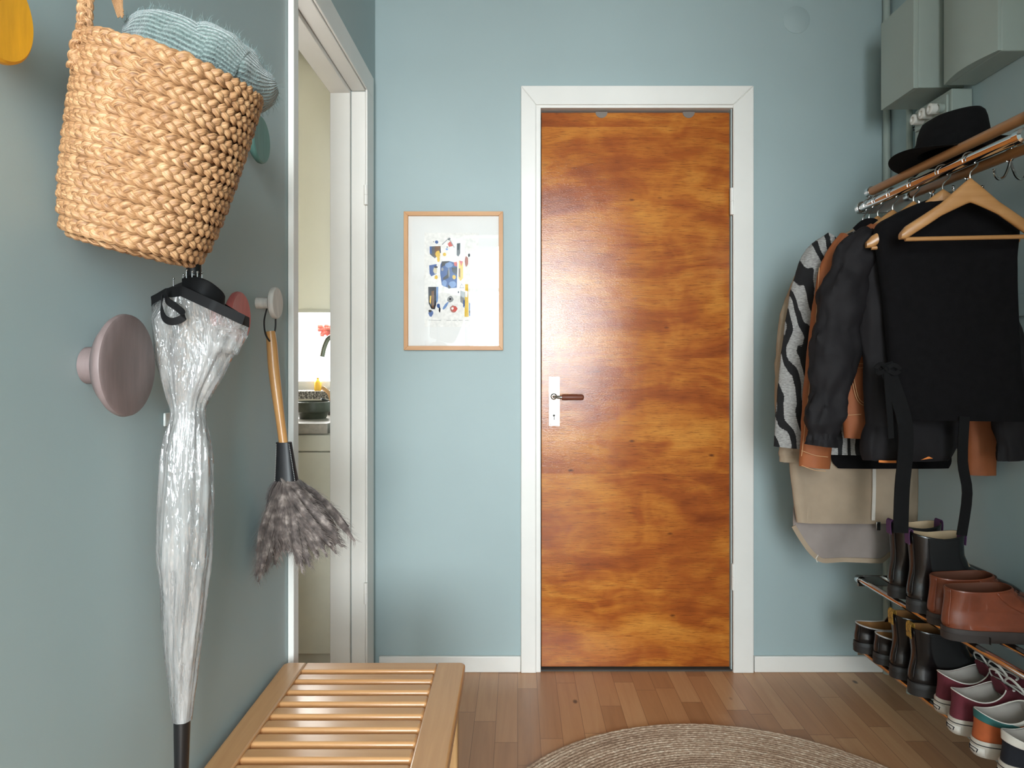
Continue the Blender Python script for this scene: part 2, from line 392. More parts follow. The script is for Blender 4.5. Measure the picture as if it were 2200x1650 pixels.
WM = {}
def build(name, mb, mats, parent=None, local=False, smooth=40, bevel=0, subsurf=0, kind=None, label=None, solid=0):
    me = bpy.data.meshes.new(name); me.from_pydata([tuple(v) for v in mb.v], [], mb.f)
    mats = mats if isinstance(mats, (list, tuple)) else [mats]
    for m in mats: me.materials.append(m)
    for p, k in zip(me.polygons, mb.mi): p.material_index = k
    if mb.hasuv:
        ul = me.uv_layers.new(name='uv')
        for p, us in zip(me.polygons, mb.uv):
            for li, u in zip(p.loop_indices, us): ul.data[li].uv = u
    me.validate(); bm = bmesh.new(); bm.from_mesh(me); bmesh.ops.recalc_face_normals(bm, faces=bm.faces); bm.to_mesh(me); bm.free()
    if smooth:
        me.shade_smooth(); me.set_sharp_from_angle(angle=math.radians(smooth))
    o = bpy.data.objects.new(name, me); C.objects.link(o)
    WM[o.name] = Matrix.Identity(4)
    if parent is not None:
        o.parent = parent
        pw = WM[parent.name]
        if local: WM[o.name] = pw.copy()
        else: o.matrix_parent_inverse = pw.inverted()
    if solid: 
        md = o.modifiers.new('thickness', 'SOLIDIFY'); md.thickness = solid; md.offset = 0
    if bevel:
        md = o.modifiers.new('bevel', 'BEVEL'); md.width = bevel; md.segments = 3; md.limit_method = 'ANGLE'; md.angle_limit = .6; md.harden_normals = False
    if subsurf:
        md = o.modifiers.new('subsurf', 'SUBSURF'); md.levels = subsurf; md.render_levels = subsurf
    if kind: o['kind'] = kind
    if label: o['label'] = label
    return o
def tag(o, label, cat, group=None, kind=None):
    o['label'] = label; o['category'] = cat
    if group: o['group'] = group
    if kind: o['kind'] = kind
    return o
def thing(name, label, cat, loc=(0,0,0), rotz=0, group=None, kind=None):
    o = bpy.data.objects.new(name, None); C.objects.link(o); o.empty_display_size = .05
    o.location = loc; o.rotation_euler = (0, 0, rotz)
    WM[o.name] = Matrix.Translation(loc) @ Matrix.Rotation(rotz, 4, 'Z')
    return tag(o, label, cat, group, kind)
def dup(src, loc, rotz, label, group=None, cat=None):
    def cp(o, parent):
        c = o.copy(); C.objects.link(c); WM[c.name] = Matrix.Identity(4)
        if parent is not None: c.parent = parent
        for ch in o.children: cp(ch, c)
        return c
    r = cp(src, None); r.location = loc; r.rotation_euler = (0, 0, rotz); r['label'] = label
    if group: r['group'] = group
    if cat: r['category'] = cat
    return r
def P(px, py, Y): return Vector(((px-CX)*Y/F, Y, HC-(py-CY)*Y/F))
def XL(y): return -.521 - .0136*(2.555-y)          # hall face of the left wall
XR, YB, YN, ZC = 1.355, 2.555, -2.80, 2.60
def crom(pts, n):
    """resample tuples with Catmull-Rom, n points per span"""
    out = []; L = len(pts)
    for i in range(L-1):
        p0, p1, p2, p3 = pts[max(i-1, 0)], pts[i], pts[i+1], pts[min(i+2, L-1)]
        for k in range(n):
            t = k/n
            out.append(tuple(.5*(2*b+(c-a)*t+(2*a-5*b+4*c-d)*t*t+(3*b-a-3*c+d)*t**3) for a, b, c, d in zip(p0, p1, p2, p3)))
    out.append(tuple(pts[-1])); return out

# ---------------------------------------------------------------- room shell
build('floor', MB().box(-2.9, 2.2, YN-.15, 3.3, -.06, 0), M['floor'], kind='structure', smooth=0)['label'] = 'oak strip parquet floor of the hallway'
build('ceiling', MB().box(-2.9, 2.2, YN-.15, 3.3, ZC, ZC+.06), M['ceiling'], kind='structure', smooth=0)['label'] = 'white ceiling above the hallway'
D0, D1, DZ = 1.640, 2.405, 2.072                   # doorway in the left wall
T = .12
def lw(mb, y0, y1, z0, z1):
    return mb.prism([(XL(y0), y0, z0), (XL(y1), y1, z0), (XL(y1)-T, y1, z0), (XL(y0)-T, y0, z0)], (0, 0, z1-z0))
mb = MB(); lw(mb, YN, D0, 0, ZC); lw(mb, D0, D1, DZ, ZC); lw(mb, D1, 3.10, 0, ZC)
build('wall_left', mb, M['paint'], kind='structure', smooth=0)['label'] = 'grey-teal painted left wall with the coat hooks'
# back wall with the flat door opening
DX0, DX1, DTOP = (1152-CX)/587, (1570-CX)/587, HC+(CY-232)/587
mb = MB()
mb.box(-.521, DX0, YB, YB+.15, 0, ZC); mb.box(DX1, XR+.15, YB, YB+.15, 0, ZC); mb.box(DX0, DX1, YB, YB+.15, DTOP, ZC); mb.box(DX0, DX1, YB+.12, YB+.15, 0, DTOP)
build('wall_back', mb, M['paint'], kind='structure', smooth=0)['label'] = 'teal painted back wall around the wooden door'
build('wall_right', MB().box(XR, XR+.15, YN, YB, 0, ZC).box(.61, XR, -.40, -.26, 0, ZC).box(-.58, .61, -.40, -.26, 2.10, ZC), M['paint'], kind='structure', smooth=0)['label'] = 'shaded grey-teal right wall behind the clothes, with added unseen partition and lintel'  # last two boxes: unseen partition and lintel, added to block window light
WX0, WX1, WZ0, WZ1 = -.59, .88, .65, 2.44
mb = MB()
mb.box(-.75, WX0, YN-.15, YN, 0, ZC); mb.box(WX1, XR, YN-.15, YN, 0, ZC); mb.box(WX0, WX1, YN-.15, YN, 0, WZ0); mb.box(WX0, WX1, YN-.15, YN, WZ1, ZC)
build('wall_front', mb, M['paint'], kind='structure', smooth=0)['label'] = 'wall with the window, behind the viewer'
mb = MB()
mb.box(WX0, WX0+.05, YN-.10, YN-.04, WZ0, WZ1); mb.box(WX1-.05, WX1, YN-.10, YN-.04, WZ0, WZ1); mb.box(WX0, WX1, YN-.10, YN-.04, WZ0, WZ0+.05); mb.box(WX0, WX1, YN-.10, YN-.04, WZ1-.05, WZ1)
mb.box(WX0, WX1, YN-.10, YN-.04, 1.93, 1.97)
build('window_1', mb, M['white'], kind='structure', smooth=0)['label'] = 'white framed window behind the viewer'
# kitchen shell
mb = MB(); KY = 3.06
KX0, KX1, KZ0, KZ1 = -1.75, -.72, .985, 2.45
mb.box(-2.6, KX0, KY, KY+.2, 0, ZC); mb.box(KX1, -.50, KY, KY+.2, 0, ZC); mb.box(KX0, KX1, KY, KY+.2, 0, KZ0); mb.box(KX0, KX1, KY, KY+.2, KZ1, ZC)
mb.box(-2.6, -2.5, .9, KY, 0, ZC); mb.box(-2.6, XL(1)-T, .8, .9, 0, ZC)
build('wall_kitchen', mb, M['kitchen_wall'], kind='structure', smooth=0)['label'] = 'cream kitchen wall beyond the left doorway'
mb = MB()
for a, b in ((KX0, KX0+.05), (KX1-.05, KX1)): mb.box(a, b, KY+.05, KY+.11, KZ0+.02, KZ1)
for a, b in ((KZ0+.02, KZ0+.06), (KZ1-.05, KZ1)): mb.box(KX0, KX1, KY+.05, KY+.11, a, b)
wk = build('window_2', mb, M['white'], kind='structure', smooth=0); wk['label'] = 'bright kitchen window seen through the doorway'
build('window_sill', MB().box(KX0-.05, KX1+.05, KY-.03, KY+.14, KZ0-.015, KZ0+.018), M['granite'], wk, label='dark speckled granite sill')
bl = build('roller_blind', MB().box(KX0-.12, KX1+.1, KY-.035, KY-.030, 1.352, ZC-.01).box(KX0-.12, KX1+.1, KY-.039, KY-.026, 1.345, 1.357, 0), M['blind'], smooth=0)
tag(bl, 'cream roller blind half drawn over the bright kitchen window', 'blind')
# baseboards
BZ = .058
build('baseboard_left', MB().box(-.505, (1119-CX)/587-.001, YB-.014, YB, 0, BZ), M['white'], kind='structure', bevel=.003)['label'] = 'white skirting board left of the wooden door'
build('baseboard_right', MB().box((1618-CX)/587+.001, XR, YB-.014, YB, 0, BZ), M['white'], kind='structure', bevel=.003)['label'] = 'white skirting board right of the wooden door'

# ---------------------------------------------------------------- left doorway frame
t1 = thing('trim_1', 'white door frame of the kitchen doorway on the left', 'door frame', (XL(2), D0, 0), kind='structure')
def lslab(mb, y0, y1, z0, z1, x0, x1):
    """slab between wall offsets x0..x1 (positive = into the hall)"""
    return mb.prism([(XL(y0)+x1, y0, z0), (XL(y1)+x1, y1, z0), (XL(y1)+x0, y1, z0), (XL(y0)+x0, y0, z0)], (0, 0, z1-z0))
build('casing', lslab(MB(), 1.618, 1.653, 0, 2.143, .001, .015), M['white'], t1, bevel=.002)
build('casing', lslab(MB(), 2.395, 2.495, 0, 2.066, .001, .008), M['white'], t1, bevel=.002)
build('casing', lslab(MB(), 1.653, 2.495, 2.0665, 2.143, .001, .008), M['white'], t1, bevel=.002)
mb = MB(); lslab(mb, 2.398, D1+.001, 0, 2.06, -.048, .0); lslab(mb, 2.386, D1, 0, 2.055, -.118, -.050)
build('jamb', mb, M['white'], t1, bevel=.002)
mb = MB(); lslab(mb, D0, D1, 2.062, DZ, -.048, .0); lslab(mb, D0, D1, 2.050, DZ, -.118, -.050)
build('jamb', mb, M['white'], t1, bevel=.002)
build('jamb', lslab(MB(), D0-.001, D0+.012, 0, 2.05, -.118, .0), M['white'], t1, bevel=.002)
def hinge(name, parent, x, y, z0, z1, r=.0065, mat='white'):
    mb = MB(); zm = (z0+z1)/2
    mb.lathe([(0, z0), (r, z0+.002), (r, zm-.0008), (r*.8, zm), (r, zm+.0008), (r, z1-.002), (0, z1)], (x, y, 0), n=14)
    return build(name, mb, M[mat], parent)
for ya, yb in ((398, 442), (1250, 1297)):
    Y = 2.395; hinge('hinge', t1, (787-CX)*Y/F, Y-.008, P(0, yb, Y).z, P(0, ya, Y).z, .007)

# ---------------------------------------------------------------- front door and its frame
S = 587.0
def bx(px): return (px-CX)/S
def bz(py): return HC+(CY-py)/S
t2 = thing('trim_2', 'white moulded frame around the varnished wooden door', 'door frame', (bx(1366), YB, 0), kind='structure')
x0o, x0i, x1i, x1o = bx(1119), bx(1152), bx(1572), bx(1616); zo, zi = bz(188), bz(229)
build('casing', MB().prism([(x0o, YB-.020, 0), (x0i, YB-.020, 0), (x0i, YB-.020, zi), (x0o, YB-.020, zo)], (0, .019, 0)), M['white'], t2, bevel=.004)
build('casing', MB().prism([(x1i, YB-.020, 0), (x1o, YB-.020, 0), (x1o, YB-.020, zo), (x1i, YB-.020, zi)], (0, .019, 0)), M['white'], t2, bevel=.004)
build('casing', MB().prism([(x0o, YB-.020, zo), (x0i, YB-.020, zi), (x1i, YB-.020, zi), (x1o, YB-.020, zo)], (0, .019, 0)), M['white'], t2, bevel=.004)
mb = MB(); mb.box(x0i-.004, bx(1161.5), YB-.013, YB+.10, 0, DTOP); mb.box(bx(1572), x1i+.006, YB-.013, YB+.10, 0, DTOP); mb.box(x0i-.004, x1i+.006, YB-.013, YB+.10, bz(234.5), zi+.004)
build('door_lining', mb, M['white'], t2, bevel=.002)
build('threshold', MB().box(bx(1161.5), bx(1573), YB-.004, YB+.1, 0, .006), M['dark_gap'], t2, label='dark worn threshold')
d1 = thing('door_1', 'glossy orange-brown varnished wooden door with lever handle', 'door', (bx(1366), YB, 0), kind='structure')
LY = YB+.012
build('leaf', MB().box(bx(1163.5), bx(1569.5), LY, LY+.04, .010, bz(239.5)), M['door'], d1, bevel=.0015)
for px in (1293, 1481):
    mb = MB(); c = (bx(px), LY-.0015, bz(238))
    pts = [(c[0]+.0225*math.cos(PI+PI*k/16), c[1], c[2]+.0225*math.sin(PI+PI*k/16)) for k in range(17)]
    build('clip', mb.prism(pts, (0, .003, 0)), plain('grey_pad', (120,110,102), .5) if px == 1293 else bpy.data.materials['grey_pad'], d1, label='grey half-round pad at the door top')
hinge('hinge', d1, bx(1571), YB-.012, bz(464), bz(405), .0085); hinge('hinge', d1, bx(1574.5), YB-.012, bz(1266), bz(1208), .0085)
build('lock_plate', MB().box(bx(1179), bx(1203), LY-.003, LY, bz(916), bz(809)), M['steel'], d1, bevel=.001)
mb = MB()
for px in (1183.5, 1198.5):
    for py in (813.5, 911): mb.lathe([(.0035, .001), (.003, -.002), (0, -.0022)], (bx(px), LY-.003, bz(py)), (0, 1, 0), 12)
build('screw', mb, M['chrome'], d1)
mb = MB(); mb.lathe([(.0045, 0), (.0045, -.0006), (0, -.0006)], (bx(1190.5), LY-.003, bz(893)), (0, 1, 0), 16); mb.box(bx(1190.5)-.0016, bx(1190.5)+.0016, LY-.0036, LY-.003, bz(903), bz(894))
build('keyhole', mb, M['dark_gap'], d1)
hz = bz(852)
mb = MB(); mb.lathe([(.0125, 0), (.0125, -.004), (.009, -.006), (.0075, -.012)], (bx(1190), LY-.003, hz), (0, 1, 0), 20)
mb.tube([(bx(1190), LY-.004, hz), (bx(1190), LY-.030, hz), (bx(1190)+.004, LY-.040, hz), (bx(1190)+.014, LY-.046, hz-.001), (bx(1190)+.032, LY-.047, hz-.001)], .0062, 12)
hd = build('handle', mb, M['steel'], d1)
mb = MB(); hx = bx(1190)
mb.lathe([(.0, .026), (.0098, .027), (.0105, .029), (.0105, .100), (.009, .104), (.006, .106), (0, .1065)], (hx, LY-.047, hz-.001), (1, 0, 0), 20)
build('grip', mb, plain('brown_grip_leather', (112,58,38), .5), hd, label='brown leather wrapped grip')

# ---------------------------------------------------------------- picture
pc = thing('framed_print', 'abstract blue, yellow and black print in a thin oak frame left of the door', 'picture', (bx(975), YB-.012, bz(752)))
fx0, fx1, fz0, fz1 = bx(869.5), bx(1081), bz(752.5), bz(457); fw = bx(9)-bx(0); fy0, fy1 = YB-.024, YB-.001
def mit(a, b, c, d, mat): build('frame_rail', MB().prism([a, b, c, d], (0, fy1-fy0, 0)), mat, pc, bevel=.001)
V = lambda x, z: (x, fy0, z)
mit(V(fx0, fz1), V(fx1, fz1), V(fx1-fw, fz1-fw), V(fx0+fw, fz1-fw), M['frame_x']); mit(V(fx0, fz0), V(fx1, fz0), V(fx1-fw, fz0+fw), V(fx0+fw, fz0+fw), M['frame_x'])
mit(V(fx0, fz0), V(fx0+fw, fz0+fw), V(fx0+fw, fz1-fw), V(fx0, fz1), M['frame_z']); mit(V(fx1, fz0), V(fx1-fw, fz0+fw), V(fx1-fw, fz1-fw), V(fx1, fz1), M['frame_z'])
build('mount', MB().box(fx0+.004, fx1-.004, YB-.012, YB-.004, fz0+.004, fz1-.004), plain('warm_white_mount', (232,230,226), .9, var=.01), pc, smooth=0)
# the print: flat patches of colour on paper (picture crop coordinates 0..1224 x 0..1650 of the frame region)
def ax(u): return bx(860+u*230/1224)
def az(v): return bz(450+v*310/1650)
art = MB(); AY = YB-.0125
cols = [(236,232,226), (60,92,150), (34,34,44), (226,186,70), (206,92,84), (120,84,56), (150,150,150), (120,150,196), (90,92,96), (214,204,170), (180,120,110)]
amats = [plain('print_paint', c, .9, var=.06, vscale=90) for c in cols]
layer = [0]
def patch(pts, mi):
    layer[0] += 1; y = AY-.00002*layer[0]
    art.prism([(ax(u), y, az(v)) for u, v in pts], (0, .0004, 0), mi)
def blob(u, v, a, b, mi, n=14, rot=0, jag=.15):
    patch([(u+(math.cos(k*2*PI/n)*a*math.cos(rot)-math.sin(k*2*PI/n)*b*math.sin(rot))*(1+R.uniform(-jag, jag)), v+(math.cos(k*2*PI/n)*a*math.sin(rot)+math.sin(k*2*PI/n)*b*math.cos(rot))*(1+R.uniform(-jag, jag))) for k in range(n)], mi)
patch([(282,275),(900,275),(900,1345),(282,1345)], 0)
patch([(325,300),(880,300),(880,1235),(325,1235)], 0)
blob(420,380,20,20,1); blob(385,377,6,6,2,8); patch([(340,430),(465,425),(470,500),(400,565),(345,520)], 8); patch([(340,430),(365,430),(365,515),(342,510)], 1); patch([(400,430),(465,425),(440,560),(395,540)], 5)
blob(435,520,28,40,3); blob(440,575,16,35,3); blob(512,520,20,20,3); patch([(545,400),(580,365),(605,425),(560,435)], 4); blob(562,345,16,16,2)
patch([(478,405),(560,330),(566,336),(486,412)], 6); patch([(566,336),(625,440),(618,444),(560,345)], 6); blob(540,437,7,7,2,8); blob(535,462,14,12,7,9)
patch([(650,395),(690,390),(688,510),(668,545),(648,530)], 8); patch([(655,400),(680,395),(676,470),(655,470)], 2)
patch([(335,645),(420,630),(420,740),(360,770),(340,740)], 1); blob(405,700,22,40,9); blob(415,780,18,24,3); blob(412,665,20,12,2)
patch([(480,600),(560,596),(655,620),(655,700),(650,900),(560,905),(480,870),(460,740),(462,640)], 1)
patch([(480,600),(570,596),(520,640),(470,670)], 2); patch([(590,670),(655,665),(650,760),(600,720)], 2); patch([(490,790),(540,750),(545,700),(560,700),(555,790),(500,812)], 2); patch([(548,870),(590,870),(556,940)], 2)
blob(560,640,42,30,7); blob(600,860,40,36,7); blob(510,850,28,36,7); blob(485,690,14,22,6); blob(618,778,22,24,3); patch([(615,610),(652,605),(650,660),(622,650)], 4); blob(560,720,8,60,6,10); blob(605,920,18,12,4)
patch([(675,590),(720,600),(722,790),(690,825),(668,790)], 3); patch([(680,590),(718,600),(700,660)], 4); patch([(672,680),(690,680),(690,790),(672,770)], 5)
patch([(325,890),(415,890),(415,1090),(400,1145),(360,1140),(330,1080)], 2); patch([(360,940),(392,930),(388,1130),(366,1120)], 5); patch([(415,890),(440,890),(435,1050),(415,1080)], 7); patch([(345,990),(360,990),(355,1090),(340,1060)], 3)
blob(355,1190,26,38,1); blob(345,1165,18,16,2); blob(442,1105,18,26,1); blob(455,1150,10,32,2)
patch([(445,910),(700,905),(700,1060),(600,1050),(445,1060)], 0); blob(525,1100,14,58,7,10,.6); blob(575,1030,34,36,6); blob(575,1028,12,12,2); blob(612,1140,42,40,10); blob(625,1140,28,30,4); blob(600,1135,14,14,0)
patch([(705,850),(735,905),(680,905)], 6); patch([(706,862),(726,898),(688,898)], 0); blob(668,950,7,14,2,8); patch([(690,930),(745,950),(740,1100),(690,1060)], 6); patch([(725,1040),(750,1045),(745,1130),(722,1120)], 1)
patch([(745,860),(778,860),(785,1230),(738,1230)], 3); patch([(745,930),(775,940),(770,1010),(745,1000)], 0); patch([(790,1070),(830,1090),(830,1220),(790,1220)], 7); blob(808,1175,16,16,2); blob(808,1175,7,7,0); patch([(840,1120),(880,1130),(870,1220),(840,1200)], 3)
blob(790,530,14,18,2); blob(760,600,20,60,10,10); blob(860,540,14,50,6,9)
for k in range(5):
    patch([(530+k*70, 1270), (585+k*66, 1268), (584+k*66, 1272), (531+k*70, 1274)], 6)
patch([(330,1265),(470,1270),(470,1274),(330,1269)], 6)
build('print', art, amats, pc, smooth=0, label='small abstract colour print on paper')
build('glass', MB().box(fx0+.004, fx1-.004, YB-.019, YB-.017, fz0+.004, fz1-.004), M['glass'], pc, smooth=0)

# ---------------------------------------------------------------- round wooden wall hooks
def dot(px, py, dia, Y, color, label, off=.044):
    xw = XL(Y); c = P(px, py, Y); X = xw+off
    c = Vector((X, (F*X/(px-CX)) if abs(px-CX) > 1 else Y, 0)); Y = c.y; c.z = HC-(py-CY)*Y/F; xw = XL(Y)
    o = thing('wall_hook', label, 'wall hook', (xw+.001, Y, c.z), group=None)
    m = m_dot('stained_wood', color); r = dia/2
    build('stem', MB().lathe([(r*.36, xw+.0005-X), (r*.36, -.004)], (X, Y, c.z), (1, 0, 0), 32), m, o)
    build('disc', MB().lathe([(r*.3, -.012*dia/.09), (r*.8, -.010*dia/.09), (r*.97, -.004), (r, .0), (r*.985, .004), (r*.93, .006), (r*.5, .0045), (0, .004)], (X, Y, c.z), (1, 0, 0), 56), m, o)
    return o, Vector((X, Y, c.z))
dot(270, 785, .130, .8865, (124,108,106), 'large mauve-grey round wooden hook left of the clear umbrella', .048)
dot(512, 681, .090, 1.239, (204,108,104), 'rose-pink round wooden hook behind the clear umbrella')
dot(557, 300, .090, 1.30, (92,132,124), 'sea-green round wooden hook right of the woven basket')
dc = dot(591, 651, .065, 1.434, (206,200,192), 'small off-white round wooden hook holding up the feather duster', .038)[1]
dot(-12, 22, .098, .633, (224,162,30), 'mustard yellow round wooden hook in the top left corner', .044)

# ---------------------------------------------------------------- woven basket
BC = Vector((-.432, .830, HC+(CY-346)*.830/F))
va = Vector((BC.x, BC.y, 0)).normalized()
BM = Matrix.Translation(BC) @ Matrix.Rotation(math.radians(10), 4, Vector((va.y, -va.x, 0))) @ Matrix.Rotation(math.radians(12), 4, va) @ Matrix.Diagonal((.86, .86, .90, 1))
bk = thing('woven_basket', 'tilted braided straw basket hanging on the left wall', 'basket', tuple(BC-Vector((0, 0, .12))))
BPROF = [(-.120, .070), (-.113, .0835), (-.10, .090), (-.06, .098), (0, .1045), (.06, .109), (.122, .112)]
def brad(z):
    for (a, ra), (b, rb) in zip(BPROF, BPROF[1:]):
        if z <= b: return ra+(rb-ra)*(max(z, a)-a)/(b-a)
    return BPROF[-1][1]
def braid_ring(mb, r, z, per, a, b, hw, th, phase, tiltc=0.0, lat=None):
    n = per*12
    for k in range(3):
        rs = []; sd = R.uniform(0, 99)
        for i in range(n+1):
            ang = 2*PI*i/n + phase; th_ = 2*PI*per*i/n + 2*PI*k/3
            nz = noise.noise(Vector((math.cos(ang)*3+sd, math.sin(ang)*3, k+sd)))
            la = a*math.sin(th_)+nz*.0018; no = b*math.sin(2*th_)+abs(nz)*.0016
            er = Vector((math.cos(ang), math.sin(ang), 0)); et = Vector((-math.sin(ang), math.cos(ang), 0)); ez = Vector((0, 0, 1))
            L = (ez*(1-abs(tiltc)) + er*tiltc).normalized(); N = (er*(1-abs(tiltc)) - ez*tiltc).normalized()
            c = er*(r)+ez*z+L*la+N*no
            dl = a*math.cos(th_)*per/r*1.0; W = (L*1.0 - et*dl).normalized()
            wv = hw*(1+.25*nz)
            rs.append([c+W*(wv*math.cos(2*PI*j/8))+N*(th*math.sin(2*PI*j/8)) for j in range(8)])
        rs = rs[:-1]+[rs[0]]
        mb.rings(rs, False, False)
mb = MB(); rows = 13
for i in range(rows):
    z = -.107+.2215*i/(rows-1); r = brad(z)
    braid_ring(mb, r, z, int(round(r*2*PI/.041)), .0056, .0028, .0052, .0030, R.uniform(0, 6))
braid_ring(mb, .071, -.119, 10, .0056, .0026, .0052, .003, .3, -.8); braid_ring(mb, .054, -.121, 8, .0056, .0026, .0052, .003, .9, -1); braid_ring(mb, .037, -.121, 6, .0056, .0026, .0052, .003, .9, -1)
build('body', mb.xf(BM), M['straw'], bk, smooth=60)
mb = MB().lathe([(0, -.117), (.072, -.117), (.085, -.10), (.093, -.06), (.0995, 0), (.104, .06), (.107, .118), (.1045, .118), (.101, .06), (.0965, 0), (.089, -.06), (.080, -.098), (.0, -.113)], (0, 0, 0), n=40, cap0=False, cap1=False)
build('inner_wall', mb.xf(BM), plain('straw_inside', (150,104,66), .8, var=.15, vscale=40), bk)
def braid_path(mb, pts, a, b, hw, th, lam=.03, side=(1, 0, 0)):
    Q = [Vector(p) for p in crom([tuple(p) for p in pts], 14)]; s = 0
    for k in range(3):
        rs = []; s = 0
        for i, p in enumerate(Q):
            if i: s += (p-Q[i-1]).length
            t = (Q[min(i+1, len(Q)-1)]-Q[max(i-1, 0)]).normalized(); sd = Vector(side); L = (sd-t*sd.dot(t)).normalized(); N = t.cross(L)
            q = 2*PI*s/lam+2*PI*k/3; c = p+L*(a*math.sin(q))+N*(b*math.sin(2*q))
            rs.append([c+L*(hw*math.cos(2*PI*j/8))+N*(th*math.sin(2*PI*j/8)) for j in range(8)])
        mb.rings(rs)
    return mb
mb = MB(); sd = (.9, .45, 0)
braid_path(mb, [P(160,150,.755), P(168,95,.75), P(181,60,.752), P(184,0,.755), P(196,-80,.76), P(222,-120,.77), P(252,-90,.79), P(252,-30,.80)], .0042, .0028, .0042, .003, .032, sd)
for k in range(26):                                   # frayed ends of the plait
    a = P(R.uniform(160,174), R.uniform(118,128), .752); mb.tube([a, a+Vector((R.uniform(-.005,.004), R.uniform(-.003,.003), -R.uniform(.008,.016)))], [.0012, .0003], 5)
    a = P(R.uniform(238,262), R.uniform(-20,0), .80); mb.tube([a, P(R.uniform(252,266), R.uniform(15,40), .80)], [.0022, .0008], 5)
mb.ball(P(164,126,.752), .006, 6, sc=(1, 1, 1.3))
build('handle', mb, M['straw'], bk, label='plaited straw carrying loop')

# knitted hat stuffed in the basket
kn = thing('knitted_beanie', 'fuzzy sea-green ribbed knit hat stuffed into the woven basket', 'hat', tuple(P(430,130,.86)))
def loft_path(secs, n=40, amp=0.0, seed=0):
    """secs: (px,py,Y, half-width px across, half-depth m); axis in the picture plane direction of the path"""
    S_ = crom(secs, 8); rs = []
    for i, (px, py, Y, hw, hd) in enumerate(S_):
        c = P(px, py, Y); a = P(*S_[max(i-1, 0)][:3]); b = P(*S_[min(i+1, len(S_)-1)][:3]); t = (b-a).normalized()
        vd = Vector((c.x, c.y, 0)).normalized(); L = t.cross(vd).normalized()
        ring = []
        for k in range(n):
            q = 2*PI*k/n; f = 1+amp*noise.noise(Vector((math.cos(q)*2+seed, math.sin(q)*2, i*.25)))
            ring.append(c+L*(math.cos(q)*hw*Y/F*f)+vd*(math.sin(q)*hd*f))
        rs.append(ring)
    return rs
rs = loft_path([(262,78,.84,18,.02),(300,85,.845,52,.055),(370,110,.85,62,.07),(450,150,.865,66,.075),(520,172,.89,62,.07),(562,186,.91,46,.05),(590,182,.92,20,.02)], 48, .12)
mb = MB().rings(rs); knob = build('crown', mb, M['knit'], kn, smooth=70)
rs2 = loft_path([(388,118,.83,34,.02),(425,116,.83,62,.04),(470,132,.84,64,.045),(516,158,.85,50,.03)], 40, .06, 4)
build('folded_brim', MB().rings(rs2), M['knit'], kn, smooth=70)
mb = MB()
for k in range(2600):
    ring = R.choice(rs[2:-1]) if k % 4 else R.choice(rs2[1:-1]); p = R.choice(ring); c = sum(ring, Vector())/len(ring)
    nrm = (p-c).normalized(); d = (nrm+Vector((R.uniform(-.8,.8), R.uniform(-.8,.8), R.uniform(-.8,.8)))).normalized(); l = R.uniform(.004,.013)
    e = Vector((R.uniform(-1,1), R.uniform(-1,1), R.uniform(-1,1))).normalized()*.0028; sd_ = d.cross(Vector((.3,.5,.8))).normalized()*.00013
    q = p+d*l*.5+e; mb.add([p+sd_, p-sd_, q-sd_, q+sd_, p+d*l+e*.3], [(0,1,2,3), (3,2,4)])
build('fuzz', mb, M['fuzz'], kn, smooth=0, kind='stuff')

# ---------------------------------------------------------------- clear umbrella
UY = .99; US = F/UY
ub = thing('umbrella', 'folded transparent umbrella with black trim hanging point down below the basket', 'umbrella', tuple(P(395,1560,UY)))
uw = Vector((.905, .424, 0)); ud = Vector((-.424, .905, 0))
def uring(cx, cy, hw, hd, n, pl=0, seed=0, tilt=0):
    c = P(cx, cy, UY); out = []
    for k in range(n):
        q = PI+2*PI*k/n; f = 1+pl*math.sin(8*q+seed*.35)+.05*noise.noise(Vector((math.cos(q)*2.4, math.sin(q)*2.4, cy*.016)))+pl*.5*math.sin(19*q+cy*.02)
        out.append(c+uw*(math.cos(q)*hw/US*f)+ud*(math.sin(q)*hd/US*f)+Vector((0,0,-tilt*math.cos(q)*hw/US)))
    return out
RIM = [(326,648,0),(358,634,-.028),(391,632,-.048),(455,662,-.052),(520,690,-.03),(535,693,.0),(512,678,.025),(478,655,.040),(440,618,.042),(395,610,.036),(350,632,.022)]
def rimpts(dy=0, n=96):
    L = RIM+[RIM[0]]; Q = []
    for i in range(len(RIM)):
        for k in range(n//len(RIM)+1):
            f = k/(n//len(RIM)+1); a, b = L[i], L[i+1]
            Q.append(P(a[0]+(b[0]-a[0])*f, a[1]+(b[1]-a[1])*f+dy, UY)+ud*(a[2]+(b[2]-a[2])*f))
    return Q
top = rimpts(6); n = len(top)
prof = [(430,705,94,50,.02),(421,760,77,44,.06),(412,810,58,40,.09),(405,850,42,34,.10),(404,880,33,28,.07),(404,905,35,30,.05),(402,935,41,34,.08),(401,975,47,40,.08),(400,1040,51,44,.06),(399,1110,53,46,.05),(398,1180,53,46,.05),(397,1260,46,42,.05),(394,1360,39,36,.05),(392,1450,30,28,.04),(392,1520,22,21,.03),(392,1546,20,20,.0)]
P2 = crom(prof, 5)
rs = [top]+[uring(a, b, c, d, n, e, b*.02, .18 if b < 760 else 0) for a, b, c, d, e in P2]
build('canopy', MB().rings(rs, False, True), M['pvc'], ub, smooth=80, label='clear plastic canopy folded and wrinkled')
rs = [[c+(p-c)*.62 for p in r] for r in rs[4:] for c in [sum(r, Vector())/len(r)]]
build('inner_fold', MB().rings(rs, False, True), M['pvc'], ub, smooth=80)
mb = MB(); Q = rimpts(0); mb.ribbon(Q+[Q[0], Q[1]], 21/US, .0012, (0, 0, 1))
Q = [P(x, y, UY)+ud*d for x, y, d in crom([(393,618,-.015),(415,616,-.03),(445,626,-.03),(479,650,-.005),(478,668,.02)], 6)]
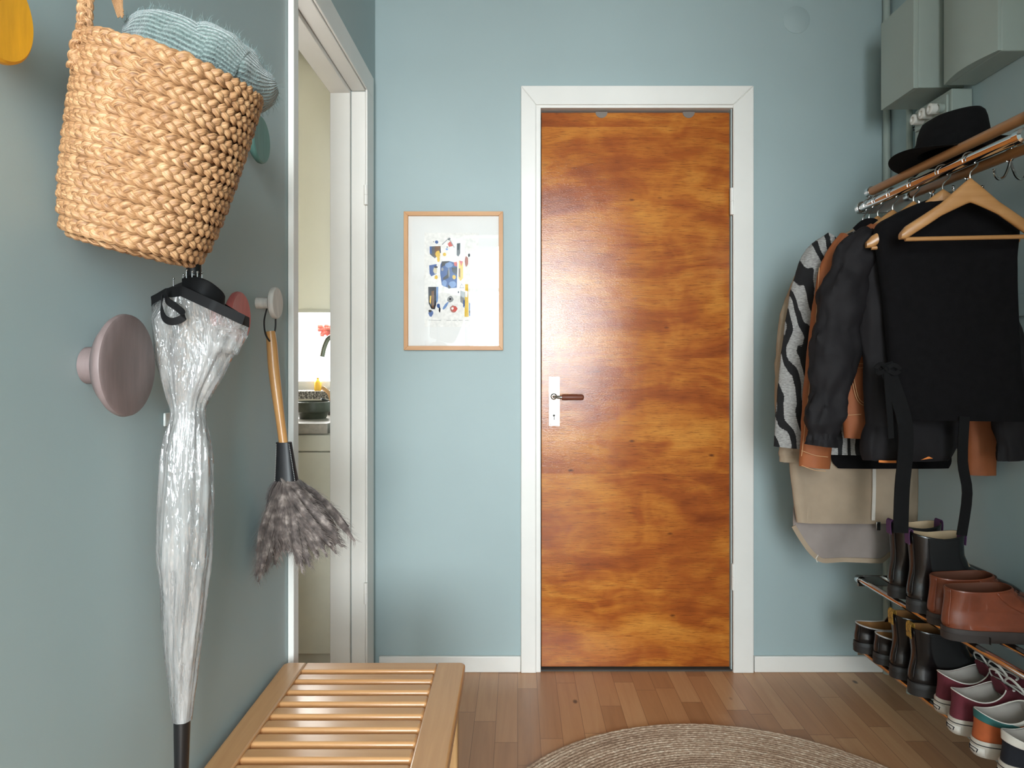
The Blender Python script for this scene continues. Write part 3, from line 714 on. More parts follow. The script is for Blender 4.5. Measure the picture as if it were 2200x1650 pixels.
mb.ribbon(Q, 30/US, .002, (0, 0, 1)); mb.ribbon([q+ud*.012+Vector((0,0,.004)) for q in Q], 26/US, .002, (0, 0, 1))
build('trim', mb, M['ribbon'], ub, label='black edging of the canopy')
Q = [P(x, y, UY)+ud*d for x, y, d in crom([(352,640,-.050),(350,665,-.056),(356,688,-.060),(372,696,-.064),(392,690,-.066),(395,680,-.064),(380,666,-.060),(362,652,-.056),(358,632,-.05)], 6)]
build('strap', MB().ribbon(Q, 15/US, .0012, (.15, -.2, 1)), M['ribbon'], ub, label='black closing strap hanging in a loop')
mb = MB(); mb.lathe([(0, 0), (.0135, 0), (.0145, .016), (.010, .020), (0, .020)], P(416,622,UY)+ud*.01, n=24)
build('runner', mb, M['black_plastic'], ub)
mb = MB(); mb.tube([P(415,640,UY)+ud*.01, P(416,585,UY)+ud*.01], .006, 14)
build('shaft_collar', mb, M['chrome'], ub)
c0 = P(417,590,UY)+ud*.01
mb = MB(); mb.tube([c0, c0+Vector((0,0,.03)), c0+Vector((0,0,.095))], [.0105,.0105,.009], 18)
build('handle', mb, M['black_plastic'], ub)
mb = MB()
for x, y0, y1, d in ((373,615,598,.0),(394,606,590,0),(401,606,584,-.02),(413,606,587,-.02),(424,606,588,-.02),(434,606,587,-.01)):
    mb.tube([P(x, y0, UY)+ud*d, P(x, y1, UY)+ud*d], .0009, 6); mb.ball(P(x, y1, UY)+ud*d, .0017, 5)
build('rib_tips', mb, M['chrome'], ub, label='silver rib ends')
mb = MB(); mb.tube([P(391,1547,UY), P(391,1552,UY), P(390,1640,UY), P(389,1760,UY)], [.0112,.0112,.0098,.007], 20)
build('ferrule', mb, M['black_plastic'], ub, label='black umbrella point')
ah = thing('adhesive_hook', 'small clear plastic adhesive hook half hidden behind the umbrella', 'hook', tuple(P(361,900,1.07)))
yy = F*(XL(1.08)+.003)/(361-CX); mb = MB(); z0, z1 = P(0,915,yy).z, P(0,886,yy).z
mb.box(XL(yy)+.001, XL(yy)+.005, yy-.012, yy+.016, z0, z1)
build('plate', mb, plain('clear_plastic', (196,200,196), .15, var=0), ah, bevel=.002)
build('peg', MB().tube([(XL(yy)+.004, yy+.004, z0+.006), (XL(yy)+.012, yy+.004, z0+.004), (XL(yy)+.014, yy+.004, z0+.012)], .003, 8), bpy.data.materials['clear_plastic'], ah)

# ---------------------------------------------------------------- feather duster
DY = 1.434; DS = F/DY
fd = thing('feather_duster', 'grey ostrich feather duster hanging by its wooden handle from the small white hook', 'feather duster', tuple(P(640,1200,DY)))
hp = crom([(581,712,9.5),(584,740,11),(588,790,11.5),(594,840,11),(602,900,9.5),(609,952,9.5),(613,985,9)], 6)
build('handle', MB().tube([P(a, b, DY) for a, b, c in hp], [c/DS for a, b, c in hp], 20), M['handle_wood'], fd, label='pale wooden handle')
mb = MB(); h0 = P(580,734,DY)
q = [h0+Vector((.004,-.012,0)), P(577,718,DY)+Vector((-.002,-.012,0)), P(574,690,DY)+Vector((-.004,-.006,0)), P(574,660,DY), P(580,641,DY)+Vector((-.002,0,0)), P(587,650,DY)+Vector((0,.006,0)), P(590,690,DY)+Vector((0,.006,0)), P(589,712,DY)+Vector((0,.004,0)), P(583,732,DY)+Vector((0,.004,0))]
mb.tube([Vector(v) for v in crom([tuple(v) for v in q], 6)], .0017, 8)
build('hanging_loop', mb, M['cord'], fd, label='black cord loop')
cp = [(610,950,16.5,11),(612,975,18.5,13),(614,1005,21.5,16),(616,1032,24.5,19)]
rs = []
for px, py, hw, hd in cp:
    c = P(px, py, DY); rs.append([c+Vector((math.copysign(abs(math.cos(2*PI*k/32))**.7, math.cos(2*PI*k/32))*hw/DS, math.copysign(abs(math.sin(2*PI*k/32))**.9, math.sin(2*PI*k/32))*hd/DS, 0)) for k in range(32)])
cu = build('leather_cuff', MB().rings(rs), M['leather_cuff'], fd, label='black leather cuff')
mb = MB()
for sx in (-1, 1):
    mb = MB()
    for k in range(22):
        f = k/21; a = Vector(P(610+6*f+sx*(13.5+7.5*f), 953+76*f, DY))+Vector((0, -(11+8*f)*.55/DS-.0016, 0)); mb.tube([a, a+Vector((sx*.0003, 0, -.0016))], .0005, 5)
    build('stitching', mb, plain('white_thread', (214,212,208), .8, var=0) if sx < 0 else bpy.data.materials['white_thread'], cu, label='left row of white stitching' if sx < 0 else 'right row of white stitching')
mb = MB()
def feather(base, tip, bow, w, ndir):
    base, tip = Vector(base), Vector(tip); Q = []; side = (tip-base).cross(Vector(ndir)).normalized()
    N = 22
    for i in range(N+1):
        t = i/N; Q.append(base.lerp(tip, t)+Vector(ndir)*bow*math.sin(PI*min(1, t*1.05))*.9+Vector((0,0,-1))*.012*t*t)
    va = []; 
    for i, p in enumerate(Q):
        t = i/N; ww = w*min(1, .25+2.4*t)*(1 if t < .8 else max(.12, 1-(t-.8)*4))*.42
        va += [p-side*ww+Vector(ndir)*-.004, p+Vector(ndir)*.0012, p+side*ww+Vector(ndir)*-.004]
    mb.add(va, [(3*i+a, 3*i+a+1, 3*i+4+a, 3*i+3+a) for i in range(N) for a in (0, 1)])
    for i in range(2, N*4):
        t = i/(N*4); k = min(int(t*N), N-1); p = Q[k].lerp(Q[k+1], t*N-k); tn = (Q[k+1]-Q[k]).normalized()
        ww = w*min(1, .3+2.2*t)*(1 if t < .86 else max(.45, 1-(t-.86)*3.2))
        for sgn in (-1, 1):
            a = R.uniform(.5, 1.0); d = (side*sgn*a+tn*R.uniform(.9,1.5)+Vector(ndir)*R.uniform(-.5,.5)).normalized(); l = ww*R.uniform(1.0,1.75)
            q = p+d*l*.55; e = p+d*l+Vector((0,0,-l*.18)); s = (side*.6+tn*.6)*.00042
            mb.add([p-s, p+s, q+s*.9, q-s*.9, e], [(0,1,2,3), (3,2,4)])
tips = [(546,1215),(558,1222),(580,1218),(602,1214),(618,1190),(560,1180),(640,1205),(664,1208),(686,1190),(704,1184),(724,1180),(742,1168),(752,1160),(735,1140),(590,1200),(655,1180),(570,1200),(630,1150),(610,1160),(690,1150),(712,1150)]
for j in range(96):
    tx, ty = tips[j % len(tips)]; tx += R.uniform(-9, 9); ty += R.uniform(-14, 8)
    dy = R.uniform(-.065, .065) if j >= 21 else R.uniform(-.075, -.035)
    sh = R.uniform(.45, 1) if j % 3 == 0 else R.uniform(.8, 1)
    b = P(616+R.uniform(-14, 14), 1030+R.uniform(-12, 6), DY)+Vector((0, R.uniform(-.012, .012), 0)); tp = b.lerp(P(tx, ty, DY)+Vector((0, dy, 0)), sh)
    nd = Vector((R.uniform(-.5,.5), -1 if dy < 0 else 1, .25)).normalized()
    if tp.x < XL(tp.y)+.02: tp.x = XL(tp.y)+.02
    feather(b, tp, R.uniform(.010,.026), R.uniform(.015,.021), nd)
for j in range(46):                                   # short ruff below the cuff
    q = R.uniform(0, 2*PI); b = P(616+math.cos(q)*20, 1028, DY)+Vector((0, math.sin(q)*.016, 0)); tp = b+Vector((math.cos(q)*.022, math.sin(q)*.02, -R.uniform(.03,.055)))
    feather(b, tp, .006, .009, Vector((math.cos(q), math.sin(q), .2)).normalized())
for i in range(0, len(mb.v)):
    x, y, z = mb.v[i]
    if x < XL(y)+.003: mb.v[i] = (XL(y)+.003, y, z)
build('feathers', mb, M['feather'], fd, smooth=180, label='bunch of grey-brown ostrich feathers')

# ---------------------------------------------------------------- slatted bench
BH = .455; by1 = 1.571; by0 = .74; bl0, bl1 = -.524, -.117
bn = thing('slatted_bench', 'low honey-coloured wooden bench with slatted seat against the left wall', 'bench', (-.32, 1.2, 0))
def rrect(x0, x1, y0, y1, rad, corners):
    pts = []
    for cx, cy, a0, on in ((x1-rad, y1-rad, 0, corners[0]), (x0+rad, y1-rad, PI/2, corners[1]), (x0+rad, y0+rad, PI, corners[2]), (x1-rad, y0+rad, 1.5*PI, corners[3])):
        if on: pts += [(cx+rad*math.cos(a0+PI/2*k/6), cy+rad*math.sin(a0+PI/2*k/6)) for k in range(7)]
        else: pts.append((cx+rad*(1 if a0 in (0, 1.5*PI) else -1), cy+rad*(1 if a0 in (0, PI/2) else -1)))
    return pts
TH = .026
def plate(pts, z0, z1): return MB().prism([(x, y, z0) for x, y in pts], (0, 0, z1-z0))
r0, r1 = .050, .064
build('side_rail', plate(rrect(bl0, bl0+r0, by0, by1, .014, (0,1,1,0)), BH-TH, BH), M['birch_y'], bn, bevel=.004)
build('side_rail', plate(rrect(bl1-r1, bl1, by0, by1, .014, (1,0,0,1)), BH-TH, BH), M['birch_y'], bn, bevel=.004)
ys = [1.520-.0487*k for k in range(16)]
e0, e1 = bl0+r0-.001, bl1-r1+.001
build('end_rail', plate([(e0, 1.530), (e1, 1.530), (e1, by1), (e0, by1)], BH-TH, BH-.0003), M['birch_x'], bn, bevel=.004)
for k in range(15):
    y1 = 1.516-.0487*k; mb = MB()
    mb.box(e0, e1, y1-.0345, y1, BH-TH+.004, BH-.0006)
    build('slat', mb, M['birch_x'], bn, bevel=.006)
build('end_rail', plate([(e0, by0), (e1, by0), (e1, 1.516-.0487*15), (e0, 1.516-.0487*15)], BH-TH, BH-.0003), M['birch_x'], bn, bevel=.004)
for x in (bl0+.012, bl1-.056):
    for y in (by1-.075, by0+.03):
        build('leg', MB().box(x, x+.044, y, y+.044, 0.0, BH-TH), M['birch_z'], bn, bevel=.006)
for x in (bl0+.022, bl1-.044): build('apron', MB().box(x, x+.020, by0+.07, by1-.075, BH-TH-.05, BH-TH), M['birch_y'], bn, bevel=.003)
for y in (by1-.063, by0+.042): build('apron', MB().box(bl0+.056, bl1-.056, y, y+.02, BH-TH-.05, BH-TH), M['birch_x'], bn, bevel=.003)

# ---------------------------------------------------------------- rug
rg_c = (.525, 1.510, 0); RR = .657
mb = MB(); rs = []; na = 300; nr = int(RR/.0115)
def rz(r): 
    f = (r/.0115) % 1; return .007+.0032*math.sin(PI*f)
rr = [k*.0115/5 for k in range(nr*5, 0, -1)]
def rw(r, a): return r*(1+.006*noise.noise(Vector((math.cos(a)*1.5, math.sin(a)*1.5, .3)))+.0022*noise.noise(Vector((math.cos(a)*30, math.sin(a)*30, r*60))))
rs.append([(math.cos(2*PI*k/na)*rw(nr*.0115+.001, 2*PI*k/na), math.sin(2*PI*k/na)*rw(nr*.0115+.001, 2*PI*k/na), .0005) for k in range(na)])
for r in rr: rs.append([(math.cos(2*PI*k/na)*rw(r, 2*PI*k/na), math.sin(2*PI*k/na)*rw(r, 2*PI*k/na), rz(r)+.0012*noise.noise(Vector((math.cos(2*PI*k/na)*r*160, math.sin(2*PI*k/na)*r*160, 0)))) for k in range(na)])
rug = build('round_rug', mb.rings(rs, True, True, uv=False), M['rug'], smooth=60)
rug.location = rg_c; tag(rug, 'round braided jute rug on the wooden floor', 'rug')

# ---------------------------------------------------------------- kitchen seen through the doorway
kc = thing('kitchen_cabinet', 'cream kitchen base cabinet with a grey worktop through the left doorway', 'cabinet', (-1.3, 2.75, 0))
CF = 2.452
build('carcass', MB().box(-2.45, -.665, CF+.02, KY-.001, .10, .878), M['cream'], kc)
build('plinth', MB().box(-2.45, -.665, CF+.06, CF+.075, 0.001, .10), M['cream'], kc)
for i in range(3):
    xa = -1.98+i*.445; build('drawer_front', MB().box(xa, xa+.441, CF, CF+.019, .817, .874), M['cream'], kc, bevel=.002); build('door', MB().box(xa, xa+.441, CF, CF+.019, .105, .813), M['cream'], kc, bevel=.002)
build('worktop', MB().box(-2.45, -.662, CF-.018, KY-.001, .880, .916), M['stone'], kc, bevel=.003)
bw = thing('stoneware_bowl', 'dark green stoneware bowl standing on the kitchen worktop', 'bowl', tuple(P(675,903,2.60)))
YB_ = 2.66; bc = P(672, 0, YB_); bz0 = .9165; k_ = YB_/F
build('body', MB().lathe([(0, .0), (28*k_, 0), (30*k_, .010), (33*k_, .022), (36.5*k_, .026), (37.5*k_, .034), (35.5*k_, .062), (33.5*k_, .064), (34*k_, .05), (32*k_, .02), (0, .012)], (bc.x, bc.y, bz0), n=48, cap0=False, cap1=False), M['ceramic'], bw)
bc2 = P(664,0,YB_); sp_ = thing('wooden_spoon', 'wooden spoon handle sticking up from the dark pan', 'spoon', tuple(P(712,850,2.85)))
pn = thing('frying_pan', 'black pan behind the green bowl on the kitchen worktop', 'pan', tuple(P(715,868,2.86)))
pcn = P(728, 0, 2.86); build('body', MB().lathe([(0, .0), (.05, 0), (.062, .045), (.066, .047), (.060, .047), (.048, .006), (0, .006)], (pcn.x, 2.86, .9165), n=40, cap0=False, cap1=False), M['black_plastic'], pn)
build('handle', MB().tube([P(716,868,2.79), P(704,862,2.76), P(690,857,2.74)], [.006,.006,.005], 10), M['black_plastic'], pn)
q = crom([tuple(P(712,866,2.86)), tuple(P(708,848,2.86)), tuple(P(700,838,2.86)), tuple(P(692,833,2.86))], 5)
build('stick', MB().tube([Vector(v) for v in q], [.006+.003*i/15 for i in range(16)], 12), M['handle_wood'], sp_)
tp_ = thing('kitchen_tap', 'grey gooseneck kitchen tap against the bright window', 'tap', (P(735,0,2.97).x, 2.97, .9165))
q = crom([(735,895),(735,790),(735,750),(730,728),(718,722),(705,728),(697,745),(692,766)], 6)
mb = MB().tube([P(x, min(y, 895), 2.97) for x, y in q], .0105, 14); tx = P(735,0,2.97).x
build('spout', mb, M['tap'], tp_); build('base', MB().lathe([(0, .0), (.026, 0), (.024, .012), (.014, .05), (0, .05)], (tx, 2.97, .9165), n=24), M['tap'], tp_)
so = thing('soap_bottle', 'yellow bottle standing on the kitchen window sill', 'bottle', (P(683,0,3.10).x, 3.10, 1.004))
bx_ = P(683,0,3.10).x; build('body', MB().lathe([(0, 0), (.015, 0), (.016, .004), (.015, .035), (.012, .043), (.006, .05), (.006, .058), (0, .058)], (bx_, 3.10, 1.0035), n=24), M['soap'], so)
fl = thing('potted_flower', 'coral red flower head drooping in front of the kitchen window', 'flower', (P(728,0,3.10).x, 3.10, 1.0035))
mb = MB(); fx = P(728,0,3.10).x
build('pot', MB().lathe([(0, 0), (.03, 0), (.036, .05), (.033, .05), (.028, .006), (0, .006)], (fx, 3.10, 1.0035), n=24, cap0=False, cap1=False), M['porcelain'], fl)
build('stalk', MB().tube([Vector(v) for v in crom([(fx, 3.10, 1.01), (fx+.004, 3.10, 1.15), tuple(P(722,716,3.10)), tuple(P(700,708,3.10))], 6)], .004, 8), plain('leaf_green', (96,120,70), .6), fl)
for px, py, r in ((688,705,.016),(697,712,.016),(706,716,.018),(712,706,.016),(702,703,.013),(718,714,.016),(692,718,.011)):
    mb = MB(); c = P(px, py, 3.10)+Vector((0, R.uniform(-.012,.012), 0))
    for j in range(6):
        a = 2*PI*j/6; mb.ball(c+Vector((math.cos(a)*r*.55, R.uniform(-.4,.4)*r, math.sin(a)*r*.55)), r*.55, 5, sc=(1, .6, 1))
    build('blossom', mb, M['petal'], fl)

# ---------------------------------------------------------------- electrical boxes and pipes in the right corner
tag(build('conduit_pipe', MB().tube([(1.340, 2.535, .0), (1.340, 2.535, ZC)], .0125, 16), M['box']), 'painted vertical pipe tight in the back right corner', 'pipe')
tag(build('conduit_pipe', MB().tube([(1.338, 2.383, .0), (1.338, 2.383, 2.0)], .0105, 16), M['box']), 'thinner painted pipe on the right wall, between corner pipe and fuse panel', 'pipe')
eb = thing('electrical_box', 'plain square-edged grey-green box high on the right wall', 'electrical box', (1.28, 2.21, 1.963))
build('housing', MB().box(1.216, XR-.001, 2.118, 2.304, 1.963, 2.245), M['box'], eb, bevel=.002)
build('cover', MB().box(1.200, 1.215, 2.116, 2.306, 1.961, 2.247), M['box'], eb, bevel=.0015)
cu = thing('consumer_unit', 'larger grey-green distribution box with bowed front at the top right', 'electrical box', (1.30, 1.95, 1.949))
build('housing', MB().box(1.272, XR-.001, 1.836, 2.0675, 1.949, 2.36), M['box'], cu, bevel=.003)
pts = [(1.271, 1.834, 1.949)] + [(1.262-.020*math.sin(PI*k/12), 1.834+.2335*k/12, 1.949) for k in range(13)] + [(1.271, 2.0675, 1.949)]
build('cover', MB().prism(pts, (0, 0, .411)), M['box'], cu, bevel=.001)
fp = thing('fuse_panel', 'old fuse panel with round white fuse caps behind the black hat', 'fuse panel', (1.32, 2.17, 1.70))
build('housing', MB().box(1.291, XR-.001, 2.076, 2.270, 1.70, 1.945), M['box'], fp, bevel=.004)
def fy(px, X): return F*X/(px-CX)
build('fuse_strip', MB().box(1.283, 1.2915, 2.088, 2.258, 1.872, 1.932), M['box'], fp, bevel=.003)
for px, py in ((1967,257),(1985,244),(2003,234)):
    Y = fy(px, 1.262); z = P(px, py, Y).z; mb = MB()
    mb.lathe([(.015, .030), (.0165, .006), (.0165, -.004), (.014, -.006), (.0085, -.006), (.008, .0), (0, .0)], (1.257, Y, z), (1, 0, 0), 28)
    build('fuse_cap', mb, M['porcelain'], fp, label='white porcelain fuse cap')
Y = fy(2019, 1.275); build('fuse_socket', MB().lathe([(.014, .012), (.014, -.006), (.010, -.008), (.009, .004), (0, .004)], (1.276, Y, P(2019,232,Y).z), (1, 0, 0), 24), M['box'], fp)
Y = 2.262; build('wire', MB().tube([P(1962,275,Y), P(1966,270,Y), P(1972,274,Y), P(1974,267,Y), P(1968,280,Y), P(1962,279,Y)], .0028, 8), M['cord'], fp, label='short black wire')
jc = build('junction_cover', MB().lathe([(.0495, 0), (.0495, -.0012), (.0488, -.0016), (0, -.0016)], (bx(1711), YB-.0005, bz(43)), (0, 1, 0), 48), M['paint'])
tag(jc, 'round wall cover painted over high on the back wall', 'wall cover')

# ---------------------------------------------------------------- coat rack
PX, PZ = 1.05, 1.600                              # chrome hanging rail
rk = thing('coat_rack', 'wall coat rack with wooden rods and a chrome rail along the right wall', 'coat rack', (1.2, 1.8, 1.55))
ya, yb = 2.135, 1.462
build('chrome_rail', MB().tube([(PX, ya, PZ), (PX, yb, PZ)], .0135, 24), M['chrome'], rk, label='chrome hanging rail')
build('rod', MB().tube([(1.078, ya, 1.650), (1.082, yb-.02, 1.652)], .0125, 20), M['rod'], rk, label='front wooden rod')
build('rod', MB().tube([(1.200, ya-.02, 1.640), (1.200, yb-.02, 1.632)], .0125, 20), M['rod'], rk, label='rear wooden rod')
for y, e in ((ya, 1), (yb-.01, -1)):
    br = build('bracket', MB().prism([(PX-.006, y, PZ-.016), (PX+.02, y, PZ+.026), (1.085, y, 1.664), (1.10, y, 1.656), (1.20, y, 1.640), (XR-.001, y, 1.655), (XR-.001, y, 1.575), (1.21, y, 1.592), (1.08, y, PZ-.016)], (0, .005*e, 0)), M['steel'], rk, bevel=.0015, label='chrome end bracket')
    for cx, cz, r in ((PX, PZ, .0165), (1.078, 1.650, .0155), (1.200, 1.638, .0155)):
        build('end_cap', MB().lathe([(0, .012*e), (r*.7, .011*e), (r, .006*e), (r, -.012*e), (r*.8, -.013*e), (0, -.013*e)], (cx, y, cz), (0, 1, 0), 24), M['chrome'], br)
def rack_hook(y):
    mb = MB(); x = 1.200
    mb.tube([(x, y+.016*math.cos(a), 1.636+.016*math.sin(a)) for a in [PI*2*k/20 for k in range(20)]], .003, 8, closed=True)
    for dx in (-1, 1):
        q = crom([(x, y, 1.621), (x+dx*.006, y, 1.600), (x+dx*.016, y, 1.580), (x+dx*.030, y, 1.576), (x+dx*.038, y, 1.588), (x+dx*.039, y, 1.600)], 5)
        mb.tube([Vector(v) for v in q], [.0034]*(len(q)-1)+[.0048], 8)
    build('hook', mb, M['chrome'], rk, label='chrome double hook')
for y in (1.56, 1.70, 1.86, 2.02): rack_hook(y)
hb = thing('hook_board', 'painted wall batten with a chrome hook beside the black vest', 'hook board', (1.34, 1.9, 1.26))
build('board', MB().box(XR-.016, XR-.001, 1.2, 1.96, 1.252, 1.312), M['paint'], hb, bevel=.002)
mb = MB(); hy = 1.905
q = crom([(XR-.016, hy, 1.292), (XR-.030, hy, 1.284), (XR-.040, hy, 1.268), (XR-.052, hy, 1.256), (XR-.068, hy, 1.254), (XR-.078, hy, 1.262)], 5)
mb.tube([Vector(v) for v in q], [.0045]*(len(q)-1)+[.0055], 10); mb.lathe([(0, 0), (.011, 0), (.011, .006), (0, .007)], (XR-.016, hy, 1.291), (-1, 0, 0), 18)
build('hook', mb, M['chrome'], hb)

# ---------------------------------------------------------------- wooden hangers
def make_hanger(hw, label):
    """origin on the rail axis; bar runs along local x"""
    h = thing('coat_hanger', label, 'coat hanger', (0, 0, 0), 0, 'wooden hangers on the chrome rail')
    N = 28; rs = []
    for i in range(-N, N+1):
        u = i/N; x = u*hw; a = abs(u)
        zc = -.071 - .100*a**1.08 - .003*math.sin(PI*a)
        th = .029-.0135*min(1, a*2.4); dp = .0065+.0045*a**2; yo = .018*a*a
        if a > .93: th *= max(.35, 1-(a-.93)*7); 
        rs.append([Vector((x, yo+dp*math.copysign(abs(math.cos(2*PI*k/16))**.7, math.cos(2*PI*k/16)), zc+th*math.copysign(abs(math.sin(2*PI*k/16))**.8, math.sin(2*PI*k/16)))) for k in range(16)])
    build('shoulders', MB().rings(rs), M['hanger'], h, local=True, smooth=50)
    build('bar', MB().tube([(-hw*.93, .0155, -.179), (hw*.93, .0155, -.179)], .0052, 14), M['hanger'], h, local=True)
    q = [(.0, 0, -.044), (0, 0, -.034), (.004, 0, -.026), (.016, 0, -.012), (.0172, 0, .003), (.012, 0, .013), (.0, 0, .0172), (-.012, 0, .013), (-.0172, 0, .002), (-.016, 0, -.006)]
    build('hook', MB().tube([Vector(v) for v in crom(q, 5)], .0017, 8), M['steel'], h, local=True)
    return h
HY = [2.124, 2.086, 2.036, 1.955, 1.852, 1.724, 1.620]
HL = ['wooden hanger at the far end of the rail carrying the beige parka', 'wooden hanger carrying the black sweater, between parka and zebra coat', 'wooden hanger carrying the zebra-striped coat', 'wooden hanger carrying the rust-brown jacket', 'wooden hanger carrying the black puffer jacket', 'wooden hanger inside the black knit vest, its left tip showing', '']
h0 = make_hanger(.170, HL[0]); h0.location = (PX, HY[0], PZ)
for k in range(1, 6): dup(h0, (PX, HY[k], PZ), R.uniform(-.04, .04) if k < 5 else -.25, HL[k])
h7 = make_hanger(.146, 'empty wooden hanger at the front of the rail'); h7.location = (PX, HY[6], PZ); h7.rotation_euler = (0, 0, -.13)

# ---------------------------------------------------------------- garments
def shell(secs, Y, n=84, e=.75, fold=0.0, kf=7, wr=.004, seed=0, sub=6, hem=.05, xmax=XR-.020, puff=0, pk=0, skew=0, hs=1):
    """body: (ypx, left px, right px, half-depth m); open hem turned inwards"""
    S_ = crom(secs, sub); rs = []; M_ = len(S_)
    for i, (yp, xl, xr, hd) in enumerate(S_):
        a = P(xl, yp, Y); b = P(xr, yp, Y); cx = (a.x+b.x)/2; hw = (b.x-a.x)/2; z = a.z; v = i/M_; ring = []
        pf = 1+puff*(abs(math.sin(pk*PI*v))-.4) if puff else 1
        for k in range(n):
            q = 2*PI*k/n; cq, sq = math.cos(q), math.sin(q)
            x = cx+hw*math.copysign(abs(cq)**e, cq)*(1+(pf-1)*.25); y = Y+skew*(x-PX)+hd*hs*math.copysign(abs(sq)**e, sq)*pf
            d = fold*v*math.sin(kf*q+seed+1.3*v)+wr*noise.noise(Vector((x*14+seed, z*9, sq*2)))+wr*.6*noise.noise(Vector((x*38+seed, z*24, sq*3)))
            ring.append(Vector((min(x, xmax), y+d*(1 if sq > 0 else -1)*min(1, abs(sq)*2.2), z+.3*d)))
        rs.append(ring)
    if hem:
        for f, dz in ((.985, .0015), (.96, .006), (.93, hem)):
            c = sum(rs[M_-1], Vector())/n
            rs.append([c+(p-c)*f+Vector((0, 0, dz)) for p in rs[M_-1]])
    mb = MB(); mb.rings(rs, True, True, uv=False); return mb
def sleeve(secs, n=36, wr=.004, seed=0, sub=6, xmax=XR-.020, puff=0, pk=5, cuff=True, hs=.72):
    """path: (px, py, Y, half-width px, half-depth m)"""
    S_ = crom(secs, sub); rs = []; M_ = len(S_)
    for i, (px, py, Y, hw, hd) in enumerate(S_):
        c = P(px, py, Y); a = P(*S_[max(i-1, 0)][:3]); b = P(*S_[min(i+1, M_-1)][:3]); t = (b-a); t.y *= .3; t.normalize(); L = Vector((-t.z, 0, t.x)).normalized()
        if L.x < 0: L = -L
        v = i/M_; pf = 1+puff*(abs(math.sin(pk*PI*v))**.6-.6) if puff else 1; ring = []
        for k in range(n):
            q = 2*PI*k/n; p = c+L*(math.cos(q)*hw*Y/F*(1+(pf-1)*.7))+Vector((0, math.sin(q)*hd*hs*pf, 0))
            d = wr*noise.noise(Vector((math.cos(q)*2+seed, math.sin(q)*2, p.z*16)))+wr*.7*noise.noise(Vector((math.cos(q)*4+seed, math.sin(q)*4, p.z*34+px*.01)))
            p = p+(p-c).normalized()*d; p.x = min(p.x, xmax); ring.append(p)
        rs.append(ring)
    if cuff:
        c = sum(rs[-1], Vector())/n; t = (rs[-1][0]-rs[-2][0]).normalized()
        for f, dz in ((.95, .001), (.9, .004), (.85, .035)): rs.append([c+(p-c)*f-t*dz for p in rs[M_-1]])
    return MB().rings(rs, True, True, uv=False)
def strip_px(pts, Y, w, mat, name, parent, thick=.0015, wd=(1,0,0), **kw):
    return build(name, MB().ribbon([P(a, b, Y+(c if c else 0)) for a, b, c in pts], w, thick, wd), mat, parent, **kw)
def garment(name, label, cat, Y, k): return thing(name, label, cat, (PX, Y, 1.3))

# beige parka with a fishtail
Y = 2.118; g = garment('parka', 'long beige parka with a zip and curved tail, hanging nearest the corner', 'coat', Y, 0)
build('body', shell([(490,1835,1880,.022),(515,1795,1925,.035),(550,1765,1960,.045),(640,1745,1975,.052),(800,1730,1975,.055),(960,1697,1972,.056),(1060,1703,1972,.056),(1122,1712,1970,.054)], Y, fold=.004, seed=1, hs=.40), M['parka'], g, smooth=70)
build('sleeve', sleeve([(1778,556,Y,24,.03),(1742,610,Y,38,.042),(1716,700,Y,42,.046),(1707,800,Y,40,.046),(1705,900,Y,37,.042),(1708,962,Y,34,.038)], seed=2, wr=.006), M['parka'], g, smooth=70)
build('sleeve', sleeve([(1948,556,Y,24,.03),(1985,610,Y,30,.042),(2004,700,Y,34,.046),(2012,800,Y,34,.046),(2014,900,Y,32,.042),(2012,962,Y,30,.038)], seed=3, wr=.006), M['parka'], g, smooth=70)
build('cuff', sleeve([(1706,960,Y,30,.034),(1704,974,Y,29,.032),(1704,992,Y,27,.030)], wr=.003, puff=.12, pk=3, seed=5), M['parka'], g, smooth=70, label='gathered beige cuff')
strip_px([(1878,985,-.025),(1878,1050,-.028),(1876,1118,-.027)], Y, .010, M['canvas_white'], 'zip', g, .003, label='white zip')
build('zip_pull', MB().box(P(1871,0,Y).x, P(1880,0,Y).x, Y-.033, Y-.029, P(0,1134,Y).z, P(0,1116,Y).z), M['steel'], g, bevel=.001)
mb = MB(); rows = []
edge_l = [(1714,1100),(1716,1140),(1722,1152),(1748,1182),(1778,1206)]; edge_b = [(1778,1206),(1820,1212),(1870,1214),(1905,1212),(1916,1196),(1922,1150),(1925,1100)]
for j in range(13):
    f = j/12; row = []
    for i in range(29):
        u = i/28; xb = 1714+u*211
        ylow = 1138+ 74*math.sin(PI/2*min(1, u/.31)) - (0 if u < .90 else (u-.90)*160)
        y = 1085+(ylow-1085)*f
        d = .030+.006*math.sin(u*11+f*2)+.004*noise.noise(Vector((u*6, f*5, 2)))
        row.append(P(xb, y, Y)+Vector((0, d, 0)))
    rows.append(row)
vs = [p for r in rows for p in r]; fs = [(a*29+b, a*29+b+1, a*29+30+b, a*29+29+b) for a in range(12) for b in range(28)]
build('tail', mb.add(vs, fs), M['lining'], g, smooth=80, solid=.003, label='greige lining of the drop tail')
mb = MB(); mb.ribbon([p+Vector((0, -.003, .004)) for p in rows[-1]], .014, .004, (0, 0, 1)); build('tail_hem', mb, M['parka'], g, label='beige hem of the tail')
build('drawcord', MB().tube([P(1764,1196,Y)+Vector((0,.02,0)), P(1759,1204,Y)+Vector((0,.02,0)), P(1762,1212,Y)+Vector((0,.02,0))], .0015, 6), M['canvas_white'], g)

